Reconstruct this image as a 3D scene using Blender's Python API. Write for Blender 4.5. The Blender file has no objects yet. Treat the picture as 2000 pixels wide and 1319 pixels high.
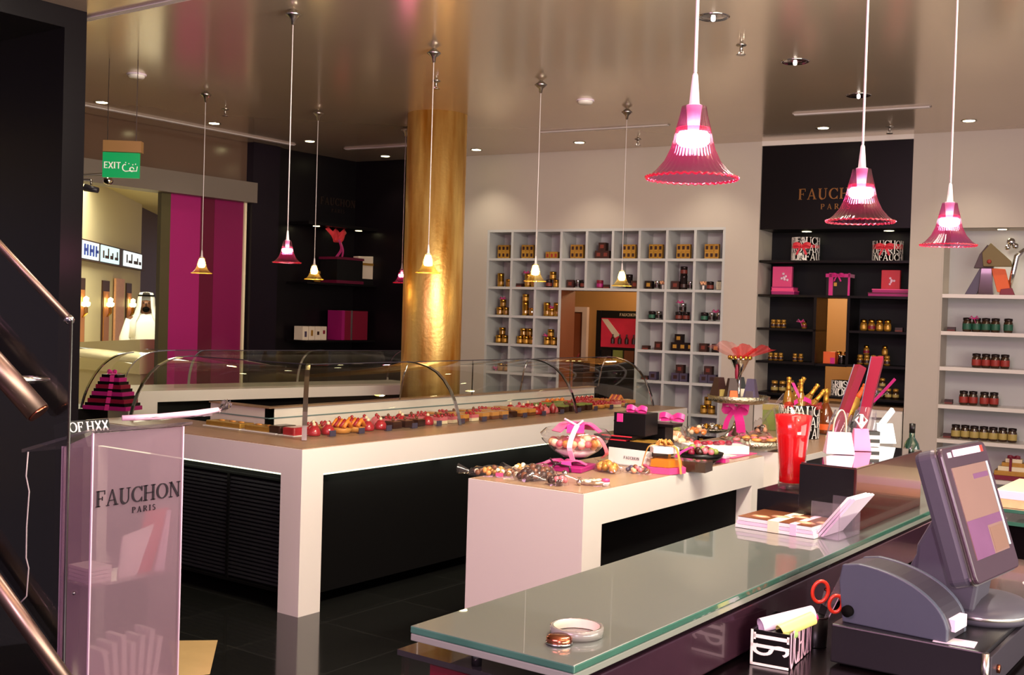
import bpy, bmesh, math, random
from mathutils import Vector, Matrix
from mathutils.noise import noise as pnoise
random.seed(7)
SC = bpy.context.scene
COL = SC.collection
PI = math.pi
# ---------------------------------------------------------------- camera
FPX = 2189.1
pit, rol, hb, ha = map(math.radians, (-1.185, 1.713, 35.89, 29.24))
_F = Vector((0, math.cos(pit), math.sin(pit)))
_R0 = Vector((1, 0, 0)); _U0 = _R0.cross(_F)
_R = _R0*math.cos(rol) + _U0*math.sin(rol)
_U = -_R0*math.sin(rol) + _U0*math.cos(rol)
def _tw(v):   # heading of the counters -> world axes (x across, y along the counters)
    return Vector((math.cos(hb)*v.x - math.sin(hb)*v.y, math.sin(hb)*v.x + math.cos(hb)*v.y, v.z))
CF, CR, CU = _tw(_F), _tw(_R), _tw(_U)
CAM = Vector((0, 0, 1.65))
cd = bpy.data.cameras.new('camera'); cam = bpy.data.objects.new('camera', cd); COL.objects.link(cam)
cam.matrix_world = Matrix(((CR.x, CU.x, -CF.x, 0), (CR.y, CU.y, -CF.y, 0), (CR.z, CU.z, -CF.z, 1.65), (0, 0, 0, 1)))
cd.sensor_width = 36.0; cd.lens = 36*FPX/2000; cd.clip_start = 0.05; cd.clip_end = 100
SC.camera = cam
# ---------------------------------------------------------------- view, world, room light
SC.view_settings.view_transform = 'Standard'; SC.view_settings.look = 'None'
SC.cycles.transparent_max_bounces = 24; SC.cycles.max_bounces = 10
SC.view_settings.exposure = .95; SC.view_settings.gamma = 1.0
wd = bpy.data.worlds.new('world'); SC.world = wd; wd.use_nodes = True
wd.node_tree.nodes['Background'].inputs[0].default_value = (0.62, 0.50, 0.58, 1)
wd.node_tree.nodes['Background'].inputs[1].default_value = 0.26
def lamp(kind, name, loc, energy, color, size=0.1, rot=(0, 0, 0), **kw):
    l = bpy.data.lights.new(name, kind); l.energy = energy; l.color = color
    if kind == 'AREA':
        l.shape = 'RECTANGLE'; l.size = size; l.size_y = kw.get('size_y', size)
    elif kind == 'SPOT':
        l.shadow_soft_size = size; l.spot_size = kw.get('angle', 1.4); l.spot_blend = kw.get('blend', .7)
    else:
        l.shadow_soft_size = size
    o = bpy.data.objects.new(name, l); COL.objects.link(o); o.location = loc; o.rotation_euler = rot
    return o
# ceiling light over the till area, pinkish, and the cream one over the right-hand counter
lamp('AREA', 'till_ceiling_light', (-1.6, -0.9, 2.9), 52, (1.0, .50, .78), 2.0, (math.radians(55), 0, math.radians(22)), size_y=.8)
lamp('AREA', 'aisle_ceiling_light', (-1.35, 3.7, 3.12), 105, (1.0, .93, .76), .3, (0, math.radians(50), 0), size_y=2.0)
lamp('AREA', 'added_gloss_fill', (2.3, 3.9, 1.75), 70, (1.0, .93, .80), 2.0, (0, math.radians(90), 0), size_y=2.8)  # added off-frame fill with no real fitting, gives gloss from the right
lamp('POINT', 'camera_flash', CAM+Vector((.055, .035, .05)), 78, (1.0, .68, .86), .012)
lamp('AREA', 'added_ceiling_fill', (1.7, 1.6, 1.2), 150, (1.0, .86, .70), 1.2, (math.radians(180), math.radians(-25), 0), size_y=2.4)  # unseen up-facing fill, added only to brighten the ceiling
# ---------------------------------------------------------------- pixel helpers (2000 x 1319 frame)
def ray(px, py): return CF + CR*((px-1000)/FPX) - CU*((py-659.5)/FPX)
def at(px, py, z):
    d = ray(px, py); return CAM + d*((z-CAM.z)/d.z)
def far(px, py, dist): return CAM + ray(px, py)*dist
def depth(p): return (Vector(p)-CAM).dot(CF)
# ---------------------------------------------------------------- materials
def s2l(c): return tuple(((v/255)/12.92 if v/255 <= .04045 else ((v/255+.055)/1.055)**2.4) for v in c)
MATS = {}
def pm(name, rgb, rough=.5, metal=0., coat=0., spec=.5, noise=0., nscale=20., bump=0., bscale=60., emit=None, estr=0., trans=0., ior=1.45, sheen=0., nvec=None, coatr=.03):
    m = bpy.data.materials.new(name); m.use_nodes = True
    nt = m.node_tree; b = nt.nodes['Principled BSDF']
    c = (*s2l(rgb), 1)
    b.inputs['Base Color'].default_value = c
    b.inputs['Roughness'].default_value = rough; b.inputs['Metallic'].default_value = metal
    b.inputs['Coat Weight'].default_value = coat; b.inputs['Coat Roughness'].default_value = coatr
    b.inputs['Specular IOR Level'].default_value = spec
    b.inputs['Transmission Weight'].default_value = trans; b.inputs['IOR'].default_value = ior
    b.inputs['Sheen Weight'].default_value = sheen
    if emit: b.inputs['Emission Color'].default_value = (*s2l(emit), 1); b.inputs['Emission Strength'].default_value = estr
    if noise or bump:
        tc = nt.nodes.new('ShaderNodeTexCoord'); mp = nt.nodes.new('ShaderNodeMapping')
        nt.links.new(tc.outputs['Object'], mp.inputs['Vector'])
        if nvec: mp.inputs['Scale'].default_value = nvec
    if noise:
        n = nt.nodes.new('ShaderNodeTexNoise'); n.inputs['Scale'].default_value = nscale; n.inputs['Detail'].default_value = 4
        nt.links.new(mp.outputs['Vector'], n.inputs['Vector'])
        mx = nt.nodes.new('ShaderNodeMix'); mx.data_type = 'RGBA'
        mx.inputs[6].default_value = tuple(v*(1-noise) for v in c[:3])+(1,); mx.inputs[7].default_value = tuple(min(1, v*(1+noise)) for v in c[:3])+(1,)
        nt.links.new(n.outputs['Fac'], mx.inputs[0]); nt.links.new(mx.outputs[2], b.inputs['Base Color'])
    if bump:
        n2 = nt.nodes.new('ShaderNodeTexNoise'); n2.inputs['Scale'].default_value = bscale; n2.inputs['Detail'].default_value = 3
        nt.links.new(mp.outputs['Vector'], n2.inputs['Vector'])
        bp = nt.nodes.new('ShaderNodeBump'); bp.inputs['Strength'].default_value = bump; bp.inputs['Distance'].default_value = .01
        nt.links.new(n2.outputs['Fac'], bp.inputs['Height']); nt.links.new(bp.outputs['Normal'], b.inputs['Normal'])
    MATS[name] = m
    return m
def glass(name, tint, ior=1.5, rough=.0, diff=0., dcol=(255, 255, 255), glossmul=1.):
    """thin sheet of clear or tinted glass: transmits with a tint, mirrors by Fresnel, optionally scatters a little"""
    m = bpy.data.materials.new(name); m.use_nodes = True; nt = m.node_tree; nt.nodes.clear()
    out = nt.nodes.new('ShaderNodeOutputMaterial'); tr = nt.nodes.new('ShaderNodeBsdfTransparent'); tr.inputs[0].default_value = (*tint, 1)
    gl = nt.nodes.new('ShaderNodeBsdfGlossy'); gl.inputs['Roughness'].default_value = rough; gl.inputs[0].default_value = (glossmul,)*3+(1,)
    fr = nt.nodes.new('ShaderNodeFresnel'); ge = nt.nodes.new('ShaderNodeNewGeometry'); mr = nt.nodes.new('ShaderNodeMapRange')
    mr.inputs['To Min'].default_value = ior; mr.inputs['To Max'].default_value = 1/ior   # a sheet mirrors alike from both faces
    nt.links.new(ge.outputs['Backfacing'], mr.inputs['Value']); nt.links.new(mr.outputs[0], fr.inputs[0])
    mx = nt.nodes.new('ShaderNodeMixShader'); nt.links.new(fr.outputs[0], mx.inputs[0])
    base = tr.outputs[0]
    if diff:
        tl = nt.nodes.new('ShaderNodeBsdfTranslucent'); tl.inputs[0].default_value = (*s2l(dcol), 1)
        df = nt.nodes.new('ShaderNodeBsdfDiffuse'); df.inputs[0].default_value = (*s2l(dcol), 1)
        m2 = nt.nodes.new('ShaderNodeMixShader'); m2.inputs[0].default_value = .5
        nt.links.new(tl.outputs[0], m2.inputs[1]); nt.links.new(df.outputs[0], m2.inputs[2])
        m3 = nt.nodes.new('ShaderNodeMixShader'); m3.inputs[0].default_value = diff
        nt.links.new(tr.outputs[0], m3.inputs[1]); nt.links.new(m2.outputs[0], m3.inputs[2]); base = m3.outputs[0]
    nt.links.new(base, mx.inputs[1]); nt.links.new(gl.outputs[0], mx.inputs[2]); nt.links.new(mx.outputs[0], out.inputs[0])
    MATS[name] = m
    return m
def glow(name, rgb, strength):
    m = bpy.data.materials.new(name); m.use_nodes = True; nt = m.node_tree; nt.nodes.clear()
    out = nt.nodes.new('ShaderNodeOutputMaterial'); e = nt.nodes.new('ShaderNodeEmission'); e.inputs[0].default_value = (*s2l(rgb), 1); e.inputs[1].default_value = strength
    nt.links.new(e.outputs[0], out.inputs[0]); MATS[name] = m
    return m
pm('white_lacquer', (222, 214, 206), .25, coat=.2)
pm('wall_paint', (186, 175, 165), .6, noise=.03, nscale=3)
pm('cubby_white', (184, 184, 184), .5, noise=.03, nscale=4)
pm('black_panel', (12, 9, 9), .35, spec=.35, noise=.2, nscale=8)
pm('black_matte', (6, 5, 5), .8, spec=.1)
pm('black_louvre', (34, 34, 36), .4)
pm('dark_wall', (14, 10, 13), .3, noise=.25, nscale=2, spec=.2)
pm('dark_pillar', (22, 15, 25), .3, noise=.2, nscale=2, spec=.2)
pm('niche_black', (11, 7, 8), .35, noise=.2, nscale=5, spec=.2)
pm('niche_recess', (17, 18, 21), .5, spec=.2, noise=.2, nscale=3)
pm('ceiling_lacquer', (214, 194, 170), .17, .46, spec=.6, noise=.05, nscale=1.2)
pm('chrome', (190, 190, 192), .12, 1.)
pm('cord_silver', (205, 196, 194), .4)
pm('steel', (170, 165, 160), .28, 1.)
pm('brushed_brown_steel', (124, 104, 94), .36, 1.)
pm('tan_stone', (150, 120, 96), .3, noise=.15, nscale=14)
pm('tan_tile', (196, 164, 112), .2, noise=.1, nscale=8)
pm('frosted_top', (82, 92, 86), .4, coat=1., coatr=.015, spec=.7)
pm('glass_edge', (56, 98, 84), .15, coat=1., noise=.25, nscale=9)
pm('glass_under', (120, 126, 118), .3, coat=.5)
pm('dark_glass', (40, 38, 40), .06, coat=1.)
pm('brown_wood', (62, 22, 20), .22, noise=.35, nscale=3, nvec=(1, 1, 9), coat=.4)
pm('black_wood', (15, 10, 12), .2, coat=.2, noise=.2, nscale=6)
pm('purple_fascia', (50, 28, 40), .22, coat=.4, noise=.3, nscale=6)
pm('pos_grey', (68, 66, 78), .42, noise=.05, nscale=80)
pm('pos_dark', (50, 46, 56), .38)
pm('pos_bezel', (60, 44, 56), .3, noise=.1, nscale=6)
pm('drawer_black', (22, 21, 25), .35)
pm('printer_grey', (66, 71, 86), .5, noise=.05, nscale=90)
pm('door_plum', (122, 14, 74), .4)
pm('magenta', (158, 26, 104), .45)
pm('magenta_deep', (92, 10, 44), .4)
pm('pink_card', (226, 70, 130), .45)
pm('hot_pink_ribbon', (205, 34, 128), .35, sheen=.3)
pm('pale_pink', (244, 200, 222), .4)
pm('pink_bag', (246, 130, 176), .4)
pm('red_card', (206, 44, 60), .45)
pm('crimson', (120, 15, 43), .45)
pm('red_tulle', (226, 60, 66), .7)
pm('orange', (226, 96, 40), .5)
pm('paper_white', (240, 236, 232), .5)
pm('paper_cream', (240, 226, 190), .5)
pm('paper_lilac', (226, 208, 226), .45)
pm('paper_yellow', (232, 226, 130), .5)
pm('paper_green', (150, 190, 110), .5)
pm('ice_blue', (206, 226, 232), .25)
pm('gold_metal', (200, 150, 60), .25, 1.)
pm('gold_card', (186, 140, 60), .4, .5, noise=.2, nscale=40)
pm('gold_pattern', (176, 132, 52), .4, .3, noise=.5, nscale=120)
pm('gold_foil', (226, 168, 70), .28, .9, bump=.4, bscale=120)
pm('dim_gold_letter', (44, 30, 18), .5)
pm('gold_letter', (150, 104, 54), .35, .6)
pm('dark_letter', (34, 26, 34), .5)
pm('white_ink', (245, 240, 232), .5)
pm('dark_brown', (52, 28, 24), .4)
pm('dark_tin', (46, 36, 36), .25, .6)
pm('dark_green', (44, 66, 54), .3)
pm('muted_red', (112, 44, 34), .5)
pm('olive_card', (92, 80, 34), .4, .3)
pm('label_red', (150, 46, 38), .5)
pm('label_green', (36, 88, 68), .5)
pm('label_yellow', (170, 150, 84), .5)
pm('label_cream', (226, 214, 190), .5)
pm('jar_amber', (150, 106, 36), .12, .2, coat=.6)
pm('jar_dark', (60, 40, 24), .12, coat=.6)
pm('silver_mesh', (190, 182, 160), .25, 1., bump=.8, bscale=90)
pm('silver', (205, 200, 195), .14, 1., bump=.15, bscale=40)
pm('copper', (176, 104, 78), .2, 1.)
pm('tape', (120, 120, 114), .2, coat=.5)
pm('choc_dark', (54, 26, 18), .3, coat=.3)
pm('choc_milk', (112, 64, 36), .35, coat=.2)
pm('caramel', (204, 140, 66), .35, coat=.3)
pm('berry', (170, 36, 46), .25, coat=.6)
pm('rose_icing', (214, 110, 120), .4, coat=.3)
pm('cream_icing', (236, 216, 180), .4)
pm('peach', (232, 170, 130), .4, noise=.2, nscale=30)
pm('pistachio', (132, 144, 70), .4)
pm('apricot', (230, 130, 40), .3, coat=.5)
pm('honey', (206, 120, 20), .1, coat=.6)
pm('tag_slate', (70, 62, 84), .4)
pm('teal_line', (104, 128, 128), .3)
pm('cognac', (110, 50, 14), .06, coat=1.)
pm('bottle_green', (24, 48, 38), .06, coat=1.)
pm('skin', (120, 80, 60), .5)
pm('white_cloth', (244, 246, 244), .8)
pm('door_metal', (122, 112, 104), .4, .3)
pm('olive_metal', (84, 78, 52), .4, .2)
pm('transom_brown', (92, 70, 56), .16, spec=.8)
pm('mall_cream', (236, 224, 176), .7)
pm('mall_pier', (226, 214, 176), .6)
pm('mall_amber', (190, 120, 50), .4)
pm('mall_dark', (70, 42, 30), .5)
pm('mall_brown', (74, 46, 30), .5)
pm('room_brown', (140, 102, 60), .55, noise=.08, nscale=2)
pm('room_door', (112, 58, 36), .45, noise=.15, nscale=3)
pm('room_jamb', (180, 160, 160), .4)
pm('sign_blue', (40, 60, 150), .5)
pm('exit_green', (8, 104, 60), .4, emit=(20, 170, 90), estr=.25)
pm('ribbon_dark', (50, 24, 36), .3)
pm('red_tint_liquid', (226, 40, 48), .2, coat=.6)
pm('scissor_red', (214, 58, 34), .3, coat=.3)
pm('highlighter_pink', (240, 60, 150), .35)
pm('screen_face', (114, 90, 82), .2, emit=(178, 128, 128), estr=.1, noise=.12, nscale=6)
pm('screen_violet', (98, 66, 94), .2, emit=(160, 84, 150), estr=.1, noise=.3, nscale=9)
pm('screen_tan', (112, 86, 74), .2, emit=(168, 122, 104), estr=.1)
pm('poster_red', (214, 40, 70), .5, noise=.3, nscale=6)
pm('slot_grey', (150, 136, 128), .5)
pm('wire_white', (214, 210, 206), .5)
pm('acrylic_edge', (226, 200, 220), .2, coat=.5)
glass('clear_glass', (.93, .95, .93), 1.5)
glass('hood_glass', (.90, .92, .88), 1.4)
glass('dark_pane', (.75, .72, .74), 1.35)
glass('cellophane', (.95, .93, .93), 1.45, .06, .03, (250, 230, 230))
glass('frosted_acrylic', (.88, .83, .85), 1.4, .15, .40, (196, 170, 184))
glass('acrylic_clear', (.95, .93, .95), 1.4, 0, .06, (240, 225, 240))
glass('pink_glass', (.74, .30, .58), 1.45, .02, .010, (220, 50, 130))
glass('pink_rim', (.92, .22, .44), 1.5, .02, .05, (255, 60, 110))
glass('pink_rib', (.80, .22, .46), 1.5, .02, .10, (255, 90, 140))
glass('amber_rib', (.95, .85, .5), 1.5, .02, .10, (255, 220, 130))
glass('amber_glass', (.97, .90, .62), 1.45, .02, .015, (255, 210, 120))
glass('amber_rim', (.97, .80, .4), 1.5, .02, .16, (255, 220, 120))
glass('red_glass', (.90, .12, .14), 1.2, 0, .85, (245, 40, 50))
glass('tulle_red', (.93, .40, .38), 1.2, .3, .35, (230, 60, 70))
glass('tulle_pink', (.95, .70, .66), 1.2, .3, .25, (230, 150, 150))
glow('bulb_warm', (255, 226, 170), 22)
glow('bulb_rose', (255, 228, 190), 26)
glow('downlight_glow', (255, 240, 178), 9)
glow('strip_glow', (236, 244, 196), 1.6)
glow('mall_lamp', (255, 230, 150), 5)
glow('mall_sign_white', (226, 240, 232), .85)
glow('mall_sign_aqua', (190, 226, 216), .9)
glow('flame_white', (255, 240, 230), 5)
def wood_floor():
    m = pm('floor_tile', (20, 20, 18), .1, coat=.2)
    nt = m.node_tree; b = nt.nodes['Principled BSDF']
    tc = nt.nodes.new('ShaderNodeTexCoord'); br = nt.nodes.new('ShaderNodeTexBrick')
    br.offset = 0; br.inputs['Scale'].default_value = 1.0; br.inputs['Mortar Size'].default_value = .004
    br.inputs['Brick Width'].default_value = .6; br.inputs['Row Height'].default_value = .6
    br.inputs['Color1'].default_value = (.007, .007, .006, 1); br.inputs['Color2'].default_value = (.010, .010, .009, 1); br.inputs['Mortar'].default_value = (.02, .02, .018, 1)
    nt.links.new(tc.outputs['Object'], br.inputs['Vector']); nt.links.new(br.outputs['Color'], b.inputs['Base Color'])
wood_floor()
def gold_leaf():
    m = pm('gold_leaf', (226, 166, 78), .26, .72, bump=.25, bscale=30)
    nt = m.node_tree; b = nt.nodes['Principled BSDF']
    tc = nt.nodes.new('ShaderNodeTexCoord'); mp = nt.nodes.new('ShaderNodeMapping'); mp.inputs['Scale'].default_value = (6, 6, .7)
    n = nt.nodes.new('ShaderNodeTexNoise'); n.inputs['Scale'].default_value = 1.6; n.inputs['Detail'].default_value = 5
    cr = nt.nodes.new('ShaderNodeValToRGB'); cr.color_ramp.elements[0].position = .32; cr.color_ramp.elements[1].position = .72
    cr.color_ramp.elements[0].color = (*s2l((196, 128, 44)), 1); cr.color_ramp.elements[1].color = (*s2l((255, 220, 136)), 1)
    nt.links.new(tc.outputs['Object'], mp.inputs[0]); nt.links.new(mp.outputs[0], n.inputs['Vector']); nt.links.new(n.outputs['Fac'], cr.inputs[0]); nt.links.new(cr.outputs[0], b.inputs['Base Color'])
    rr = nt.nodes.new('ShaderNodeMapRange'); rr.inputs['To Min'].default_value = .3; rr.inputs['To Max'].default_value = .45
    nt.links.new(n.outputs['Fac'], rr.inputs['Value']); nt.links.new(rr.outputs[0], b.inputs['Roughness'])
gold_leaf()
# ---------------------------------------------------------------- mesh helpers
def B(): return bmesh.new()
def box(bm, x0, x1, y0, y1, z0, z1, mi=0, M=None):
    vs = [bm.verts.new(p) for p in ((x0, y0, z0), (x1, y0, z0), (x1, y1, z0), (x0, y1, z0), (x0, y0, z1), (x1, y0, z1), (x1, y1, z1), (x0, y1, z1))]
    for f in ((3, 2, 1, 0), (4, 5, 6, 7), (0, 1, 5, 4), (1, 2, 6, 5), (2, 3, 7, 6), (3, 0, 4, 7)):
        bm.faces.new([vs[i] for i in f]).material_index = mi
    if M is not None: bmesh.ops.transform(bm, matrix=M, verts=vs)
    return bm
def lathe(bm, prof, seg=24, mi=0, flute=0, famp=0., c=(0, 0, 0), close=True, scallop=0.):
    rings = []
    n = len(prof)
    for k, (r, z) in enumerate(prof):
        ring = []
        for i in range(seg):
            a = 2*PI*i/seg
            rr = r*(1+famp*math.cos(flute*a)) if flute else r
            ring.append(bm.verts.new((c[0]+rr*math.cos(a), c[1]+rr*math.sin(a), c[2]+z)))
        rings.append(ring)
    for k in range(n-1):
        for i in range(seg):
            j = (i+1) % seg
            f = bm.faces.new((rings[k][i], rings[k][j], rings[k+1][j], rings[k+1][i])); f.material_index = mi; f.smooth = seg > 8
    if close:
        if prof[0][0] > 1e-5: bm.faces.new(list(reversed(rings[0]))).material_index = mi
        if prof[-1][0] > 1e-5: bm.faces.new(rings[-1]).material_index = mi
    return bm
def cyl(bm, r, z0, z1, seg=24, c=(0, 0), mi=0, r2=None): return lathe(bm, [(r, z0), (r if r2 is None else r2, z1)], seg, mi, c=(c[0], c[1], 0))
def tube(bm, pts, r, seg=8, mi=0, cap=True, flat=None):
    """round bar along a polyline; r may be a list; flat=(normal scale) squashes it into a ribbon"""
    pts = [Vector(p) for p in pts]; n = len(pts); rs = r if isinstance(r, (list, tuple)) else [r]*n
    rings = []; up = None
    for i, p in enumerate(pts):
        t = (pts[min(i+1, n-1)]-pts[max(i-1, 0)]).normalized()
        if up is None:
            up = Vector((0, 0, 1)) if abs(t.z) < .9 else Vector((1, 0, 0))
        a = t.cross(up).normalized(); b = a.cross(t).normalized(); up = b
        fa, fb = (flat or (1, 1))
        rings.append([bm.verts.new(p + a*math.cos(2*PI*k/seg)*rs[i]*fa + b*math.sin(2*PI*k/seg)*rs[i]*fb) for k in range(seg)])
    for i in range(n-1):
        for k in range(seg):
            j = (k+1) % seg
            f = bm.faces.new((rings[i][k], rings[i+1][k], rings[i+1][j], rings[i][j])); f.material_index = mi; f.smooth = seg > 5
    if cap:
        bm.faces.new(rings[0]).material_index = mi; bm.faces.new(list(reversed(rings[-1]))).material_index = mi
    return bm
def ribbon(bm, pts, w, wdir, t=.0012, mi=0):
    """flat band of width w (direction wdir) along a polyline"""
    wdir = Vector(wdir).normalized()*w/2; pts = [Vector(p) for p in pts]
    if len(pts) > 2 and len(pts) < 9:   # round the bends
        P = [pts[0]*2-pts[1]]+pts+[pts[-1]*2-pts[-2]]; q = []
        for i in range(1, len(P)-2):
            a, b, c, d = P[i-1], P[i], P[i+1], P[i+2]
            for k in range(4):
                u = k/4; q.append(.5*((2*b)+(c-a)*u+(2*a-5*b+4*c-d)*u*u+(3*b-a-3*c+d)*u**3))
        pts = q+[pts[-1]]
    prev = None
    for i, p in enumerate(pts):
        tg = (pts[min(i+1, len(pts)-1)]-pts[max(i-1, 0)]).normalized(); nn = tg.cross(wdir).normalized()*t
        cur = [bm.verts.new(q) for q in (p-wdir-nn, p+wdir-nn, p+wdir+nn, p-wdir+nn)]
        if prev:
            for k in range(4):
                j = (k+1) % 4; bm.faces.new((prev[k], prev[j], cur[j], cur[k])).material_index = mi
        else: bm.faces.new(list(reversed(cur))).material_index = mi
        prev = cur
    bm.faces.new(prev).material_index = mi
    return bm
def prism(bm, poly, d0, d1, axis='y', mi=0):
    """extrude a 2-D outline: axis y -> poly in (x,z); axis x -> (y,z); axis z -> (x,y)"""
    def P(u, v, d): return {'y': (u, d, v), 'x': (d, u, v), 'z': (u, v, d)}[axis]
    a = [bm.verts.new(P(u, v, d0)) for u, v in poly]; b = [bm.verts.new(P(u, v, d1)) for u, v in poly]
    bm.faces.new(a).material_index = mi; bm.faces.new(list(reversed(b))).material_index = mi
    n = len(poly)
    for i in range(n):
        j = (i+1) % n; bm.faces.new((a[j], a[i], b[i], b[j])).material_index = mi
    return bm
def sheet(bm, grid, mi=0, smooth=True):
    vs = [[bm.verts.new(p) for p in row] for row in grid]
    for i in range(len(vs)-1):
        for j in range(len(vs[0])-1):
            f = bm.faces.new((vs[i][j], vs[i+1][j], vs[i+1][j+1], vs[i][j+1])); f.smooth = smooth; f.material_index = mi
    return bm
def ball(bm, c, r, mi=0, sub=2, sq=(1, 1, 1), jit=0):
    M = Matrix.Translation(c) @ Matrix.Diagonal((sq[0], sq[1], sq[2], 1))
    g = bmesh.ops.create_icosphere(bm, subdivisions=sub, radius=r, matrix=M)
    for v in g['verts']:
        if jit: v.co += (v.co-Vector(c))*jit*pnoise(v.co*40)
        for f in v.link_faces: f.smooth = True; f.material_index = mi
    return bm
def mesh(name, bm, mats):
    bmesh.ops.recalc_face_normals(bm, faces=bm.faces)
    me = bpy.data.meshes.new(name); bm.to_mesh(me); bm.free()
    for m in (mats if isinstance(mats, (list, tuple)) else [mats]): me.materials.append(MATS[m])
    return me
def link(name, me, parent=None, loc=(0, 0, 0), rz=0., rot=None):
    o = bpy.data.objects.new(name, me); COL.objects.link(o)
    if parent: o.parent = parent
    o.location = loc; o.rotation_euler = rot if rot else (0, 0, rz)
    return o
def obj(name, bm, mats, parent=None, loc=(0, 0, 0), rz=0., bevel=0., solid=0., rot=None, sub=0, label=None):
    o = link(name, mesh(name, bm, mats), parent, loc, rz, rot)
    if solid: m = o.modifiers.new('thickness', 'SOLIDIFY'); m.thickness = solid; m.offset = 0
    if bevel: m = o.modifiers.new('bevel', 'BEVEL'); m.width = bevel; m.segments = 2; m.limit_method = 'ANGLE'
    if sub: m = o.modifiers.new('smooth', 'SUBSURF'); m.levels = sub; m.render_levels = sub
    if label: o['label'] = label
    return o
def tag(o, label, cat, group=None):
    o['label'] = label; o['category'] = cat
    if group: o['group'] = group
    return o
def thing(name, label, cat, loc=(0, 0, 0), rz=0., group=None):
    o = bpy.data.objects.new(name, None); COL.objects.link(o); o.location = loc; o.rotation_euler = (0, 0, rz); o.empty_display_size = .05
    return tag(o, label, cat, group)
def struct(name, bm, mats, loc=(0, 0, 0), rz=0., parent=None):
    o = obj(name, bm, mats, parent, loc, rz)
    if not parent: o['kind'] = 'structure'
    return o
def clone(root, loc, rz=None, label=None, scale=None):
    r = root.copy(); COL.objects.link(r); r.location = loc
    if rz is not None: r.rotation_euler = (0, 0, rz)
    if label: r['label'] = label
    for ch in list(root.children):
        c = ch.copy(); COL.objects.link(c); c.parent = r
        for g in list(ch.children):
            d = g.copy(); COL.objects.link(d); d.parent = c
    return r
# ---------------------------------------------------------------- lettering: thick and thin strokes with serifs, unit height
def arc(cx, cy, rx, ry, a0, a1, n=14): return [(cx+rx*math.cos(math.radians(a0+(a1-a0)*i/n)), cy+ry*math.sin(math.radians(a0+(a1-a0)*i/n))) for i in range(n+1)]
T, t_ = .16, .06
GL = {
 'F': (.66, [[(.14, 0, T), (.14, 1, T)], [(.02, .97, t_), (.6, .97, t_)], [(.6, .74, .05), (.6, 1, .05)], [(.14, .5, t_), (.44, .5, t_)], [(.44, .38, .05), (.44, .62, .05)], [(0, .03, t_), (.3, .03, t_)]]),
 'A': (.86, [[(.1, .02, t_), (.42, 1, .08)], [(.42, 1, .08), (.7, .02, T)], [(.2, .33, t_), (.6, .33, t_)], [(0, .03, t_), (.22, .03, t_)], [(.54, .03, t_), (.86, .03, t_)]]),
 'U': (.84, [[(.16, 1, T)]+[(x, y, T if i < 7 else .07) for i, (x, y) in enumerate(arc(.42, .32, .26, .3, 180, 360))]+[(.68, 1, .07)], [(.02, .97, t_), (.32, .97, t_)], [(.54, .97, t_), (.82, .97, t_)]]),
 'C': (.82, [[(x, y, .05+.12*abs(math.cos(math.atan2(y-.5, x-.46)))) for x, y in arc(.46, .5, .38, .47, 40, 320, 22)], [(.76, .68, .05), (.76, 1, .05)], [(.76, 0, .05), (.76, .3, .05)]]),
 'H': (.92, [[(.16, 0, T), (.16, 1, T)], [(.74, 0, T), (.74, 1, T)], [(.16, .5, t_), (.74, .5, t_)]]+[[(x, y, t_), (x+.32, y, t_)] for x in (0, .58) for y in (.03, .97)]),
 'O': (.92, [[(x, y, .05+.12*abs(math.cos(math.atan2(y-.5, x-.46)))) for x, y in arc(.46, .5, .38, .47, 0, 360, 28)]]),
 'N': (.9, [[(.14, 0, .06), (.14, 1, .06)], [(.14, 1, T), (.74, 0, T)], [(.74, 0, .06), (.74, 1, .06)], [(0, .03, t_), (.28, .03, t_)], [(0, .97, t_), (.2, .97, t_)], [(.6, .97, t_), (.88, .97, t_)]]),
 'P': (.7, [[(.14, 0, T), (.14, 1, T)], [(.02, .97, t_), (.36, .97, t_)]+[(x, y, .05+.1*max(0, math.cos(math.atan2(y-.72, x-.36)))) for x, y in arc(.36, .73, .24, .24, 90, -90, 12)]+[(.14, .49, t_)], [(0, .03, t_), (.3, .03, t_)]]),
 'R': (.82, [[(.14, 0, T), (.14, 1, T)], [(.02, .97, t_), (.36, .97, t_)]+[(x, y, .05+.1*max(0, math.cos(math.atan2(y-.72, x-.36)))) for x, y in arc(.36, .73, .24, .24, 90, -90, 12)]+[(.14, .49, t_)], [(.34, .5, .14), (.72, .02, .14)], [(0, .03, t_), (.3, .03, t_)]]),
 'I': (.36, [[(.16, 0, T), (.16, 1, T)], [(0, .03, t_), (.32, .03, t_)], [(0, .97, t_), (.32, .97, t_)]]),
 'S': (.6, [[(x, y, .1) for x, y in arc(.3, .74, .2, .22, 30, 270, 12)]+[(x, y, .12) for x, y in arc(.3, .26, .22, .24, 90, -150, 12)]]),
 'E': (.62, [[(.1, 0, .14), (.1, 1, .14)], [(.1, .94, .12), (.56, .94, .12)], [(.1, .5, .12), (.5, .5, .12)], [(.1, .06, .12), (.56, .06, .12)]]),
 'X': (.72, [[(.06, 0, .15), (.64, 1, .15)], [(.64, 0, .15), (.06, 1, .15)]]),
 'T': (.68, [[(.34, 0, .14), (.34, 1, .14)], [(.02, .94, .12), (.66, .94, .12)]]),
 ' ': (.4, []),
}
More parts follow.
